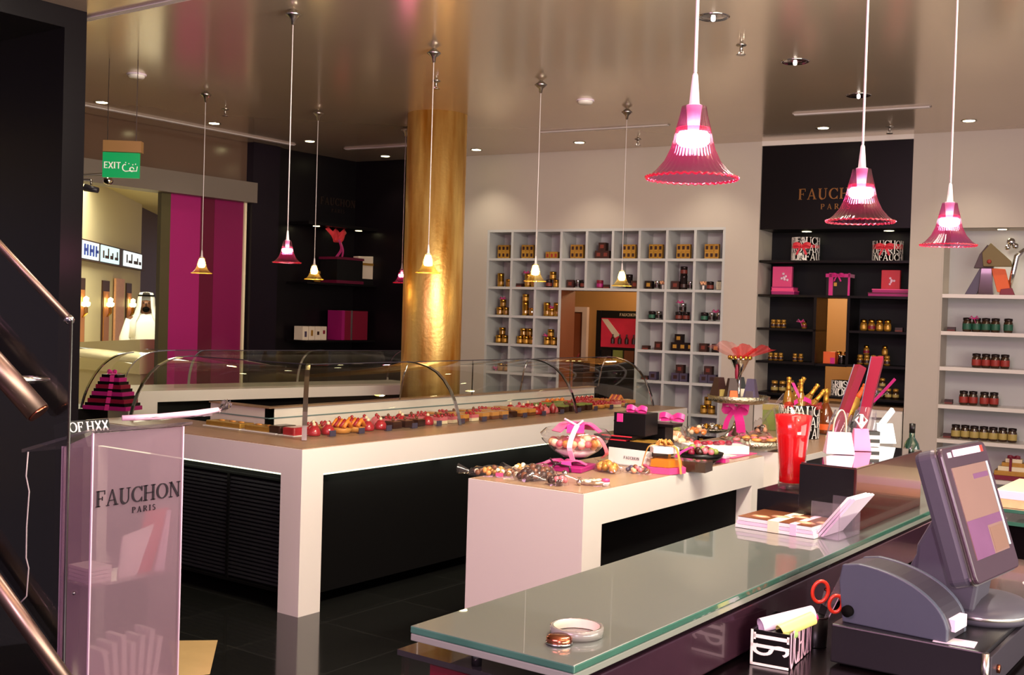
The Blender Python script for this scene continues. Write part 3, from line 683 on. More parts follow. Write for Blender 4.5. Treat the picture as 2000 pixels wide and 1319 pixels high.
def item_mesh(k):
    if k in ITEM: return ITEM[k]
    b = B()
    if k in ('gold_box', 'ochre_box'):
        box(b, -.021, .021, -.022, .022, 0, .066); box(b, -.012, .012, -.0225, -.0215, .018, .05, 1); mats = ['gold_pattern' if k == 'gold_box' else 'gold_card', 'dark_brown']
    elif k == 'red_gold_box': box(b, -.021, .021, -.022, .022, 0, .066); box(b, -.011, .011, -.0225, -.0215, .014, .046, 1); mats = ['gold_pattern', 'label_red']
    elif k in ('gold_tin', 'dark_tin', 'silver_tin', 'red_tin', 'green_tin', 'amber_tin'):
        lathe(b, [(.030, 0), (.032, .003), (.032, .058), (.033, .06), (.033, .073), (.028, .076)], 16); lathe(b, [(.0325, .012), (.0325, .044)], 16, 1, close=False)
        mats = {'gold_tin': ['gold_metal', 'gold_card'], 'amber_tin': ['gold_metal', 'jar_amber'], 'dark_tin': ['dark_tin', 'muted_red'], 'silver_tin': ['chrome', 'dark_tin'], 'red_tin': ['crimson', 'magenta'], 'green_tin': ['dark_tin', 'label_green']}[k]
    elif k in ('tall_gold_tin', 'tall_dark_tin'):
        lathe(b, [(.031, 0), (.033, .003), (.033, .105), (.034, .107), (.034, .13), (.028, .133)], 16); lathe(b, [(.0334, .02), (.0334, .05)], 16, 1, close=False); mats = ['gold_metal', 'jar_amber'] if k[5] == 'g' else ['dark_tin', 'dark_brown']
    elif k in ('dark_box', 'black_box', 'purple_box'):
        box(b, -.036, .036, -.034, .034, 0, .075); box(b, -.018, .018, -.035, -.034, .022, .055, 1); mats = {'dark_box': ['dark_brown', 'muted_red'], 'black_box': ['dark_tin', 'gold_card'], 'purple_box': ['tag_slate', 'dark_brown']}[k]
    elif k in ('low_dark_box',): box(b, -.03, .03, -.03, .03, 0, .034); box(b, -.03, .03, -.031, -.03, .0, .012, 1); mats = ['dark_brown', 'muted_red']
    elif k == 'pink_bow':
        for s in (1, -1): tube(b, [(0, 0, .0), (s*.022, 0, .022), (s*.036, 0, .006), (0, 0, 0)], [.007, .012, .011, .006], 6, flat=(1.4, .5))
        ball(b, (0, 0, .003), .009); tube(b, [(0, 0, 0), (.014, -.006, -.035)], [.007, .009], 5, flat=(1.4, .4)); mats = ['hot_pink_ribbon']
    elif k == 'flower_pot':
        lathe(b, [(.010, 0), (.012, .04)], 10); 
        for q in range(9): ball(b, (.02*math.cos(q*.7), .02*math.sin(q*.7), .055+.012*(q % 2)), .013, 1, 1)
        mats = ['paper_white', 'peach']
    elif k == 'striped_tin':
        lathe(b, [(.028, 0), (.028, .08), (.02, .084)], 16)
        for q in range(6): box(b, -.026+q*.009, -.022+q*.009, -.0295, -.02, .005, .075, 1)
        mats = ['dark_tin', 'label_cream']
    elif k.startswith('jar_'):
        lathe(b, [(.026, 0), (.031, .004), (.032, .07), (.026, .082), (.026, .084)], 18); lathe(b, [(.0285, .084), (.0295, .088), (.0295, .103), (.0, .106)], 18, 1); lathe(b, [(.0325, .016), (.0328, .017), (.0328, .06), (.0325, .061)], 18, 2, close=False)
        mats = ['jar_dark', 'dark_tin', {'jar_green': 'label_green', 'jar_red': 'label_red', 'jar_yellow': 'label_yellow'}[k]]
    elif k.startswith('pot_'):
        lathe(b, [(.018, 0), (.0225, .006), (.0225, .038), (.016, .052)], 14); lathe(b, [(.0185, .052), (.0195, .056), (.0185, .070), (.0, .073)], 14, 1); lathe(b, [(.0228, .012), (.0228, .032)], 14, 2, close=False)
        mats = {'pot_gold': ['jar_amber', 'gold_metal', 'gold_card'], 'pot_brown': ['jar_amber', 'gold_card', 'dark_brown'], 'pot_red': ['jar_amber', 'gold_metal', 'crimson'], 'pot_tan': ['jar_dark', 'gold_card', 'label_yellow']}[k]
    ITEM[k] = mesh(k, b, mats); return ITEM[k]
def put(k, loc, lab, cat, grp, rz=PHI, sc=1.):
    o = link(k, item_mesh(k), None, loc, rz); o.scale = (sc, sc, sc); tag(o, lab, cat, grp); return o
COLN = ['leftmost', 'second', 'third', 'fourth', 'fifth', 'sixth', 'seventh', 'eighth', 'rightmost']; ROWN = ['top', 'second', 'third', 'fourth', 'fifth', 'sixth', 'seventh']
DESC = {'gold_box': ('small gold patterned box', 'box'), 'ochre_box': ('small ochre gold box', 'box'), 'red_gold_box': ('gold box with red band', 'box'), 'gold_tin': ('round gold tin', 'tin'), 'amber_tin': ('gold lidded amber tin', 'tin'),
        'dark_tin': ('dark tin with red label', 'tin'), 'silver_tin': ('shiny silver tin', 'tin'), 'red_tin': ('red tin', 'tin'), 'green_tin': ('dark tin with green label', 'tin'), 'tall_gold_tin': ('tall gold tin', 'tin'), 'tall_dark_tin': ('tall dark tin', 'tin'),
        'dark_box': ('dark red-labelled box', 'box'), 'black_box': ('dark gold-labelled box', 'box'), 'purple_box': ('slate purple box', 'box'), 'low_dark_box': ('low dark box', 'box'), 'pink_bow': ('pink ribbon bow', 'bow'), 'flower_pot': ('peach flower in a white pot', 'flower pot'), 'striped_tin': ('black and white striped tin', 'tin')}
def cubby(r, c, L):
    """L: list of (kind, x from the cubby centre, height index or z, position word)"""
    u = U0+(c+.5)*PU; z = zrow(r+1)+.012
    side = 'cubby of the' if True else ''
    for k, x, zz, pos in L:
        d, cat = DESC[k]
        n = '' if not pos else pos+' '
        put(k, W(u+x, .10+.004*random.random(), z+zz), f'{d}, {n}in the {COLN[c]} cubby of the {ROWN[r]} row', cat, 'goods in the white cubbies', PHI+random.uniform(-.05, .05))
def grid(k, nx, nz, x0=.0, w=.044, h=.0665):
    L = []
    cn = {2: ['left', 'right'], 3: ['left', 'middle', 'right']}[nx]; rn = {1: [''], 2: ['lower', 'upper']}[nz]
    for j in range(nz):
        for i in range(nx): L.append((k, x0+(i-(nx-1)/2)*w, j*h, (rn[j]+' '+cn[i]).strip()))
    return L
def pyr(k, x0=0, h=.0765, w=.072, top=None): return [(k, x0-w/2, 0, 'lower left'), (k, x0+w/2, 0, 'lower right'), (top or k, x0, h, 'on top')]
X0 = -.005
for c, k in ((0, 'gold_box'), (1, 'gold_box'), (3, 'ochre_box'), (5, 'gold_box'), (6, 'gold_box'), (7, 'ochre_box'), (8, 'ochre_box')): cubby(0, c, grid(k, 3, 2, X0))
cubby(0, 2, grid('red_gold_box', 3, 1, X0)); cubby(0, 4, pyr('dark_box', X0, .0755))
cubby(1, 0, [('tall_gold_tin', -.04, 0, ''), ('amber_tin', .055, 0, '')])
cubby(1, 1, [('low_dark_box', -.085, 0, ''), ('tall_gold_tin', .0, 0, 'left'), ('tall_gold_tin', .07, 0, 'right'), ('pink_bow', -.02, .134, '')])
cubby(1, 2, [('dark_tin', -.035, 0, ''), ('gold_tin', .045, 0, 'at right'), ('gold_tin', .005, .0765, 'stacked on top')])
cubby(1, 3, [('dark_box', -.06, 0, ''), ('silver_tin', .005, 0, ''), ('dark_tin', .065, 0, '')]); cubby(1, 4, [('red_tin', -.03, 0, ''), ('low_dark_box', .05, 0, '')])
cubby(1, 5, [('tall_dark_tin', .0, 0, ''), ('dark_box', .07, 0, '')]); cubby(1, 6, [('black_box', -.06, 0, ''), ('silver_tin', .01, 0, ''), ('flower_pot', .07, 0, '')])
cubby(1, 7, [('dark_box', -.07, 0, ''), ('tall_dark_tin', .0, 0, ''), ('silver_tin', .065, 0, ''), ('dark_tin', .0, .1335, '')]); cubby(1, 8, [('flower_pot', -.08, 0, ''), ('dark_tin', -.015, 0, ''), ('striped_tin', .08, 0, '')])
cubby(2, 0, pyr('amber_tin', -.005)+[('pink_bow', -.01, .154, '')]); cubby(2, 1, [('tall_gold_tin', -.02, 0, 'below'), ('gold_tin', -.02, .134, 'above'), ('amber_tin', .055, 0, '')]); cubby(2, 2, [('tall_gold_tin', -.05, 0, 'left'), ('tall_gold_tin', .06, 0, 'right'), ('amber_tin', .002, 0, ''), ('pink_bow', .01, .08, '')])
cubby(2, 6, [('green_tin', -.03, 0, ''), ('silver_tin', .035, 0, '')]); cubby(2, 7, pyr('dark_tin', .0, top='silver_tin')+[('pink_bow', -.025, .155, '')]); cubby(2, 8, [('green_tin', -.06, 0, ''), ('silver_tin', .005, 0, 'left'), ('silver_tin', .075, 0, 'right'), ('pink_bow', .045, .08, '')])
cubby(3, 0, pyr('gold_tin', -.005, top='amber_tin'))
cubby(3, 1, [('gold_tin', -.07, 0, 'lower left'), ('gold_tin', .0, 0, 'lower middle'), ('gold_tin', .07, 0, 'lower right'), ('amber_tin', -.036, .0765, 'upper left'), ('amber_tin', .036, .0765, 'upper right')]); cubby(3, 2, pyr('gold_tin', .0)+[('pink_bow', -.045, .085, '')])
cubby(3, 6, [('low_dark_box', -.075, 0, ''), ('dark_box', .055, 0, '')]); cubby(3, 7, [('black_box', -.055, 0, 'lower left'), ('black_box', .02, 0, 'lower middle'), ('black_box', .093, 0, 'lower right'), ('black_box', -.02, .0755, 'upper')]); cubby(3, 8, [('dark_box', -.05, 0, 'left'), ('black_box', .065, 0, 'right')])
cubby(4, 0, [('amber_tin', -.01, 0, ''), ('gold_tin', .06, 0, ''), ('pink_bow', -.07, .02, '')]); cubby(4, 6, [('purple_box', .01, 0, ''), ('low_dark_box', -.07, 0, '')]); cubby(4, 7, pyr('purple_box', .0, .0755, .078, 'dark_box')); cubby(4, 8, pyr('purple_box', .0, .0755, .078, 'dark_box'))
cubby(5, 8, pyr('gold_tin', .0)); cubby(6, 8, [('black_box', -.04, 0, 'left'), ('black_box', .05, 0, 'right')])
# ================================================================ NICHE SHELVES AND RIGHT BOOKCASE
NU0, NU1 = -2.91, -1.655
t = thing('niche_shelving', 'black shelving recessed under the gold lettering', 'shelving', WO, PHI)
obj('back_panel', box(box(box(B(), NU0, -2.40, .40, .42, .98, 2.45), -2.145, NU1, .40, .42, .98, 2.45), -2.40, -2.145, .40, .42, 1.885, 2.45), 'niche_recess', t)
for k, z in enumerate((2.185, 1.89, 1.60, 1.315, 1.04)):
    if z > 1.85 or z < 1.1: obj('shelf', box(B(), NU0, NU1, .03, .40, z-.02, z), 'niche_black', t)
    else: obj('shelf', box(B(), NU0, -2.40, .03, .40, z-.02, z), 'niche_black', t); obj('shelf', box(B(), -2.145, NU1, .03, .40, z-.02, z), 'niche_black', t)
for u in (-2.412, -2.133): obj('upright', box(B(), u-.012, u+.012, .03, .42, 1.31, 1.875), 'niche_black', t)
obj('window_ledge', box(B(), -2.40, -2.145, .06, .42, 1.29, 1.31), 'niche_black', t)
o = obj('gold_wall_lettering', text_bm(text_bm(B(), 'FAUCHON', .092, .006, -2.27, 2.70, .14, center=True), 'PARIS', .045, .006, -2.27, 2.615, .5, center=True), 'gold_letter', loc=W(0, .018, 0), rz=PHI); tag(o, 'gold serif lettering on the black niche panel', 'lettering')
for u, l in ((-2.56, 'left'), (-1.87, 'right')):
    P = W(u, .24, 2.449); downlight(P.x, P.y, f'shelf downlight over the {l} lettered hatbox in the niche', e=2.5, nm='shelf_downlight', z=2.449, r=.04, grp='niche shelf downlights')
t = thing('white_cabinet', 'low white cabinet with drawers below the black niche shelves', 'cabinet', WO, PHI)
obj('body', box(B(), NU0+.01, NU1-.01, .0, .42, 0, .955), 'white_lacquer', t); obj('top', box(B(), NU0+.005, NU1-.005, -.015, .42, .955, .98), 'tan_stone', t)
for u in (-2.6, -2.19, -1.78-.08):
    dr = obj('drawer', box(B(), u-.19, u+.19, -.016, 0, .62, .93), 'white_lacquer', t); obj('handle', box(B(), u-.05, u+.05, -.03, -.016, .875, .893), 'steel', dr)
# lettered hatboxes
def letter_cyl(name, r, h, loc, lab, rows, cat='hatbox', rz=PHI, top=True, bowp=True):
    t = thing(name, lab, cat, loc, rz)
    b = B(); lathe(b, [(r, 0), (r, h), (0, h+.004)], 36); obj('drum', b, 'black_panel', t)
    rr = r+.0006
    tb = B(); words = ['FAUCHON', 'PARISHO', 'UCHONFA', 'NOHCUAF']
    for i in range(rows):
        hh = h/rows*1.02
        def bend(p): return ((rr-p[1])*math.sin(p[0]/rr), -(rr-p[1])*math.cos(p[0]/rr), p[2])
        text_bm(tb, words[i % 4]*3, hh*.92, .001, -PI*r*.95, i*h/rows+hh*.04, .06 if i % 2 else .0, fn=bend)
    obj('lettering', tb, 'white_ink', t)
    return t
def big_bow(t, z, y, s, mt, tails=True, name='bow'):
    b = B()
    for sg in (1, -1):
        ribbon(b, [(0, y, z), (sg*s*.5, y-.012, z+s*.25), (sg*s, y-.008, z+s*.12), (sg*s*.9, y-.002, z-s*.08), (sg*s*.4, y-.006, z-s*.06), (0, y-.003, z)], s*.42, (0, .35, 1))
        if tails: ribbon(b, [(0, y-.004, z), (sg*s*.35, y-.012, z-s*.5), (sg*s*.55, y-.006, z-s*1.0)], s*.26, (1, .1, .25))
    ball(b, (0, y-.01, z), s*.17); obj(name, b, mt, t)
t = letter_cyl('lettered_hatbox', .118, .205, W(-2.56, .22, 2.185), 'tall black and white lettered hatbox with red bow, left in the niche', 3); big_bow(t, .125, -.12, .075, 'red_card')
b = B(); lathe(b, [(.1195, .112), (.1195, .138)], 36, close=False); obj('band', b, 'red_card', t)
t = letter_cyl('lettered_hatbox', .122, .17, W(-1.87, .22, 2.185), 'shorter black and white lettered hatbox with red sash, right in the niche', 3); big_bow(t, .115, -.124, .07, 'red_card')
b = B(); lathe(b, [(.1235, .10), (.1235, .14)], 36, close=False); obj('band', b, 'red_card', t)
NG = 'goods on the niche shelves'
def nbox(u, v, z, w, d, h, mt, name, lab, cat='gift box', tilt=0., extra=None):
    t = thing(name, lab, cat, W(u, v, z), PHI); obj('box', box(B(), -w/2, w/2, -d/2, d/2, 0, h), mt, t, bevel=.003); return t
t = nbox(-2.72, .2, 1.89, .2, .16, .035, 'magenta', 'pink_flat_box', 'lower pink flat box on the left of the niche'); obj('lid', box(B(), -.102, .102, -.082, .082, .028, .036), 'pink_card', t)
t = nbox(-2.725, .2, 1.926, .19, .15, .03, 'pink_card', 'pink_flat_box', 'upper pink flat box under the upright pink card box'); obj('lid', box(B(), -.097, .097, -.077, .077, .024, .031), 'magenta', t)
t = nbox(-2.745, .2, 1.957, .17, .05, .18, 'pink_card', 'upright_pink_box', 'upright pink box with pale floral print, left in the niche'); b = B()
for q in range(7): ball(b, (.02+.05*math.cos(q*2.4)*q/8, -.026, .08+.05*math.sin(q*2.4)*q/8), .014, sub=1, sq=(1, .15, 1))
obj('floral_print', b, 'pale_pink', t)
t = nbox(-2.25, .2, 1.89, .20, .16, .19, 'black_panel', 'black_gift_box', 'black gift box tied with purple ribbon, middle of the niche'); b = B()
box(b, -.075, -.04, -.084, .084, 0, .192); box(b, -.103, .103, -.084, .084, .155, .185); box(b, .085, .102, -.084, -.08, 0, .19); obj('ribbon', b, 'hot_pink_ribbon', t); big_bow(t, .17, -.087, .05, 'hot_pink_ribbon'); obj('tag', box(B(), -.03, -.005, -.09, -.086, .08, .11), 'gold_card', t)
t = nbox(-1.83, .2, 1.89, .33, .18, .03, 'magenta', 'pink_flat_box', 'wide lower pink flat box on the right of the niche'); obj('lid', box(B(), -.167, .167, -.092, .092, .022, .031), 'magenta_deep', t)
t = nbox(-1.82, .2, 1.921, .29, .16, .03, 'magenta', 'pink_flat_box', 'wide upper pink flat box under the upright red card box'); obj('lid', box(B(), -.147, .147, -.082, .082, .022, .031), 'pink_card', t)
t = nbox(-1.83, .2, 1.952, .15, .05, .16, 'red_card', 'upright_red_box', 'upright red box with pale print, right in the niche'); b = B()
for q in range(6): ball(b, (.01+.05*math.cos(q*2.1)*q/8, -.026, .07+.05*math.sin(q*2.1)*q/8), .012, sub=1, sq=(1, .15, 1))
obj('floral_print', b, 'pale_pink', t)
def nitem(k, u, z, lab, v=.15, sc=1.): put(k, W(u, v, z), lab, 'jar', NG, sc=sc)
for i, u in enumerate((-2.80, -2.755, -2.71)): nitem('pot_brown', u, 1.60, f'small gold-lidded amber jar, {ORD[i]} of three on the left niche shelf', sc=1.02)
nitem('pot_red', -2.53, 1.60, 'lone amber jar with a red bow, left of the lit window')
put('pink_bow', W(-2.555, .13, 1.655), 'red-pink bow on the lone amber jar left of the lit window', 'bow', NG)
for i, u in enumerate((-2.03, -1.965, -1.90, -1.835)): nitem('pot_red' if i == 1 else 'pot_gold', u, 1.60, f'gold jar, {ORD[i]} of four on the shelf right of the lit window', sc=1.35)
put('low_dark_box', W(-1.74, .15, 1.60), 'low dark box at the right end of the four gold jars', 'box', NG)
for i, u in enumerate((-2.815, -2.77, -2.725)): nitem('pot_brown', u, 1.315, f'brown amber jar, {ORD[i]} of three behind the red tulle', sc=.95)
for i, u in enumerate((-2.60, -2.55)): nitem('pot_brown', u, 1.315, f'brown amber jar, {ORD[i]} of two just left of the window ledge', sc=.95)
for i, u in enumerate((-2.05, -1.995, -1.94, -1.885, -1.83)): nitem('pot_brown', u, 1.315, f'amber jar, {ORD[i]} of five in the lower row right of the window', sc=1.15)
nitem('pot_red', -2.0, 1.400, 'reddish jar standing on the amber row, left one', sc=1.1); nitem('pot_gold', -1.85, 1.400, 'golden jar standing on the amber row, right one', sc=1.1)
for i, (u, k, sc) in enumerate(((-2.77, 'pot_tan', 1.4), (-2.70, 'pot_tan', 1.4), (-2.63, 'pot_tan', 1.55), (-2.55, 'pot_tan', 1.3))): nitem(k, u, 1.04, f'tan-labelled jar, {ORD[i]} from the left on the lowest niche shelf', sc=sc)
for i, u in enumerate((-1.88, -1.81, -1.75)): nitem('pot_tan', u, 1.04, f'tan-labelled jar, {ORD[i]} of three at the right end of the lowest niche shelf', sc=1.2)
nitem('pot_tan', -1.86, 1.13, 'tan-labelled jar stacked on the three at the lowest niche shelf', sc=1.1)
t = letter_cyl('lettered_hatbox', .09, .13, W(-2.2, .2, 1.04), 'low lettered hatbox on the bottom niche shelf behind the ribbons', 2)
t = thing('printed_gift_carton', 'orange and pink printed carton on the window ledge', 'carton', W(-2.30, .2, 1.31), PHI); obj('carton', box(B(), -.06, .04, -.04, .04, 0, .10), 'orange', t); obj('pink_panel', box(B(), 0, .038, -.042, -.04, 0, .05), 'hot_pink_ribbon', t)
o = put('silver_tin', W(-2.205, .16, 1.31), 'silver tin beside the printed carton on the window ledge', 'tin', NG)
for u, k, l in ((-2.26, 'pot_gold', 'small gold-topped bottle behind the printed carton on the window ledge'), (-2.19, 'pot_red', 'small red-topped bottle at the right of the window ledge')): put(k, W(u, .30, 1.31), l, 'bottle', NG, sc=1.45)
# right bookcase
t = thing('white_bookcase', 'white open bookcase built into the wall on the far right', 'bookcase', WO, PHI)
RU0, RU1 = -1.405, 1.4
obj('back_panel', box(B(), RU0, RU1, .33, .35, .1, 2.46), 'cubby_white', t); obj('side_panel', box(B(), RU0, RU0+.012, .005, .33, .1, 2.46), 'wall_paint', t); obj('side_panel', box(B(), RU1-.02, RU1, .005, .33, .1, 2.46), 'wall_paint', t)
for z in (1.905, 1.607, 1.322, 1.018, .742, .45, .13): obj('shelf', box(B(), RU0+.012, RU1-.02, .0, .33, z-.018, z+.012), 'white_lacquer', t)
obj('soffit', box(B(), RU0, RU1, .0, .35, 2.445, 2.46), 'wall_paint', t)
P = W(-.985, .16, 2.444); downlight(P.x, P.y, 'bookcase downlight above the chocolate display', e=4, nm='shelf_downlight', z=2.444, r=.035, grp='bookcase downlights')
BG = 'jars on the white bookcase'
def rowj(k, us, z, fmt, sc=1.08):
    for i, u in enumerate(us): put(k, W(u, .13+.01*(i % 2), z+.012), fmt.format(ORD[i]), 'jar', BG, sc=sc)
rowj('jar_green', (-1.215, -1.145, -1.075, -1.005, -.91), 1.607, 'green-labelled dark jar, {} from the left on the bookcase')
rowj('jar_red', (-1.135, -1.065, -.995, -.925), 1.322, 'red-labelled dark jar, {} from the left on the bookcase third shelf')
rowj('jar_red', (-1.22, -1.15, -1.065, -.995), 1.018, 'red-labelled dark jar, {} from the left on the bookcase fourth shelf')
rowj('jar_yellow', (-1.27, -1.20, -1.13, -1.06, -.99, -.92, -.85), .742, 'yellow-labelled dark jar, {} from the left on the bookcase')
for z, r in ((1.607, 'second'), (1.018, 'fourth'), (.742, 'fifth')): put('low_dark_box', W(-1.335, .16, z+.012), f'low dark red box in the left corner of the {r} bookcase shelf', 'box', BG)
put('pink_bow', W(-1.16, .10, 1.607+.115), 'dark pink bow on top of the green-labelled jars', 'bow', BG)
# big chocolate pyramid ornament on the top shelf
t = thing('chocolate_fan_display', 'fan of olive, purple and red chocolate boxes beside a silver ornament', 'chocolate display', W(-1.08, .14, 1.918), PHI); t.scale = (1.12, 1.12, 1.1)
def slab(nm, mt, poly, y0, y1): obj(nm, prism(B(), poly, y0, y1), mt, t, bevel=.003)
slab('purple_box', 'tag_slate', [(-.14, .0), (-.06, .0), (.02, .2), (-.04, .2)], -.05, .0); slab('olive_box', 'jar_dark', [(-.05, .0), (.055, .0), (.035, .19), (-.035, .19)], -.07, -.02); slab('red_box', 'orange', [(.075, .02), (.17, .0), (.12, .185), (.03, .19)], -.06, -.01)
slab('brown_box', 'dark_brown', [(-.085, .19), (.04, .19), (.08, .30), (.0, .36), (-.05, .29)], -.06, -.0); slab('olive_top_box', 'olive_card', [(-.02, .20), (.17, .20), (.16, .24), (.025, .37), (-.03, .30)], -.09, -.06); slab('crimson_base', 'crimson', [(.09, 0), (.19, 0), (.17, .05), (.10, .04)], -.07, -.03)
b = B(); tube(b, [(.15, -.02, .05), (.17, -.02, .16), (.19, -.02, .28), (.24, -.02, .33)], [.015, .018, .02, .012], 8); ball(b, (.15, -.03, .38), .03); ball(b, (.13, -.03, .34), .02); ball(b, (.18, -.03, .35), .022); obj('silver_ornament', b, 'silver', t)
b = B(); ball(b, (.02, -.1, .235), .016, sq=(1, .5, 1)); obj('red_seal', b, 'label_red', t)
# tiered gift box on the lowest visible shelf
t = thing('tiered_gift_boxes', 'stepped gold and cream gift boxes tied with crimson ribbon on the low bookcase shelf', 'gift box', W(-.83, .14, .462), PHI)
for i, (w, h, mt) in enumerate(((.30, .035, 'crimson'), (.27, .035, 'gold_card'), (.22, .035, 'paper_cream'), (.17, .03, 'gold_card'), (.12, .03, 'paper_cream'))): z = (0, .035, .07, .105, .135)[i]; obj('box', box(B(), -w/2, w/2, -w/3, w/3, z, z+h), mt, t, bevel=.002)
b = B(); box(b, -.03, -.008, -.105, .05, 0, .03); box(b, -.028, -.01, -.08, .05, .03, .166); obj('ribbon', b, 'crimson', t); big_bow(t, .175, -.03, .045, 'crimson', False)
# ================================================================ LEFT NICHE WALL GOODS
R90 = PI/2
def LW(y, z, out=.0): return Vector((XL+out, y, z))
t = thing('left_niche_shelving', 'black shelves on the dark left wall between magenta door and gold column', 'shelving', LW(8.22, 0), R90)
for z in (1.91, 1.335): obj('shelf', box(B(), -.55, .5, -.30, 0, z-.02, z), 'niche_black', t)
o = obj('gold_wall_lettering', text_bm(text_bm(B(), 'FAUCHON', .075, .005, 0, 2.72, .14, center=True), 'PARIS', .035, .005, 0, 2.65, .5, center=True), 'dim_gold_letter', loc=LW(8.36, 0, .002), rz=R90); tag(o, 'dim gold serif lettering on the dark left wall', 'lettering')
t = thing('niche_canopy', 'black canopy with two spotlights over the goods on the left wall', 'canopy', LW(8.22, 2.47), R90); obj('canopy_board', box(B(), -.55, .5, -.30, 0, 0, .03), 'niche_black', t)
for y, l in ((7.87, 'left'), (8.47, 'right')): downlight(XL+.2, y, f'{l} shelf downlight on the dark left wall', e=.5, nm='shelf_downlight', z=2.469, r=.034, grp='left niche shelf downlights')
t = thing('black_gift_box', 'black gift box edged in crimson on the left wall shelf', 'gift box', LW(8.27, 1.91, .18), R90)
obj('box', box(B(), -.2, .17, -.12, .12, .03, .24), 'black_panel', t); obj('lid_edge', box(B(), -.21, .18, -.13, .13, .24, .265), 'magenta_deep', t); obj('base_edge', box(B(), -.21, .18, -.13, .13, 0, .03), 'magenta_deep', t)
t = thing('red_tulle_bow', 'tall red tulle bow standing on the black gift box by the left wall', 'bow', LW(8.2, 2.176, .18), R90)
b = B(); ribbon(b, [(-.02, 0, 0), (.03, -.02, .09), (.01, 0, .18)], .05, (1, .2, 0)); ribbon(b, [(.06, 0, 0), (.04, -.03, .08), (.02, 0, .18)], .03, (1, .2, 0)); obj('tail', b, 'hot_pink_ribbon', t)
b = B(); g = [[(-.10+.03*j+.25*0, -.01-.02*math.sin(j*1.5+i), .17+i*.035*(1+.2*math.sin(j))) if False else ((-.02+(j-4)*.012*(1+i*.55)), -.02*math.sin(j*1.7+i), .15+i*.032+.012*math.sin(j*2.2)*i*.5) for j in range(9)] for i in range(5)]
sheet(b, g); obj('tulle', b, 'red_tulle', t, solid=.004)
t = thing('white_gift_bag', 'white gift bag with gold handle leaning on the left wall shelf', 'gift bag', LW(8.56, 1.91, .20), R90)
b = prism(B(), [(-.10, .06), (.12, .06), (.10, .30), (-.13, .29)], -.05, .03); obj('bag', b, 'label_cream', t, bevel=.004); obj('gold_band', box(B(), -.115, .108, -.055, -.05, .20, .225), 'gold_card', t); obj('base', box(B(), -.11, .12, -.06, .04, 0, .06), 'black_panel', t)
for i, y in enumerate((7.76, 7.845, 7.93, 8.01)):
    t = thing('white_booklet_box', f'white slim box, {ORD[i]} of four in a row on the left wall shelf', 'box', LW(y, 1.335, .14), R90, 'slim white boxes on the left wall'); obj('box', box(B(), -.038, .038, -.06, .06, 0, .135), 'label_cream', t); obj('printed_mark', box(B(), -.012, .016, -.062, -.06, .03 + .01*i, .085+.012*(i % 2)), ('tag_slate', 'gold_card', 'dark_brown', 'crimson')[i], t)
t = thing('pink_gift_box', 'large bright pink gift box with silver stripe on the left wall shelf', 'gift box', LW(8.39, 1.335, .16), R90); obj('box', box(B(), -.19, .19, -.1, .1, 0, .30), 'crimson', t, bevel=.003); obj('silver_stripe', box(B(), -.06, -.04, -.103, .1, 0, .303), 'steel', t); obj('pink_edge', box(B(), -.192, -.15, -.102, .1, 0, .301), 'magenta', t)
for y, l in ((7.95, 'dark amber bottle on the left wall shelf behind the pink pendant'),): put('pot_brown', LW(y, 1.91, .15), l, 'jar', 'left wall jars', R90, 1.6)
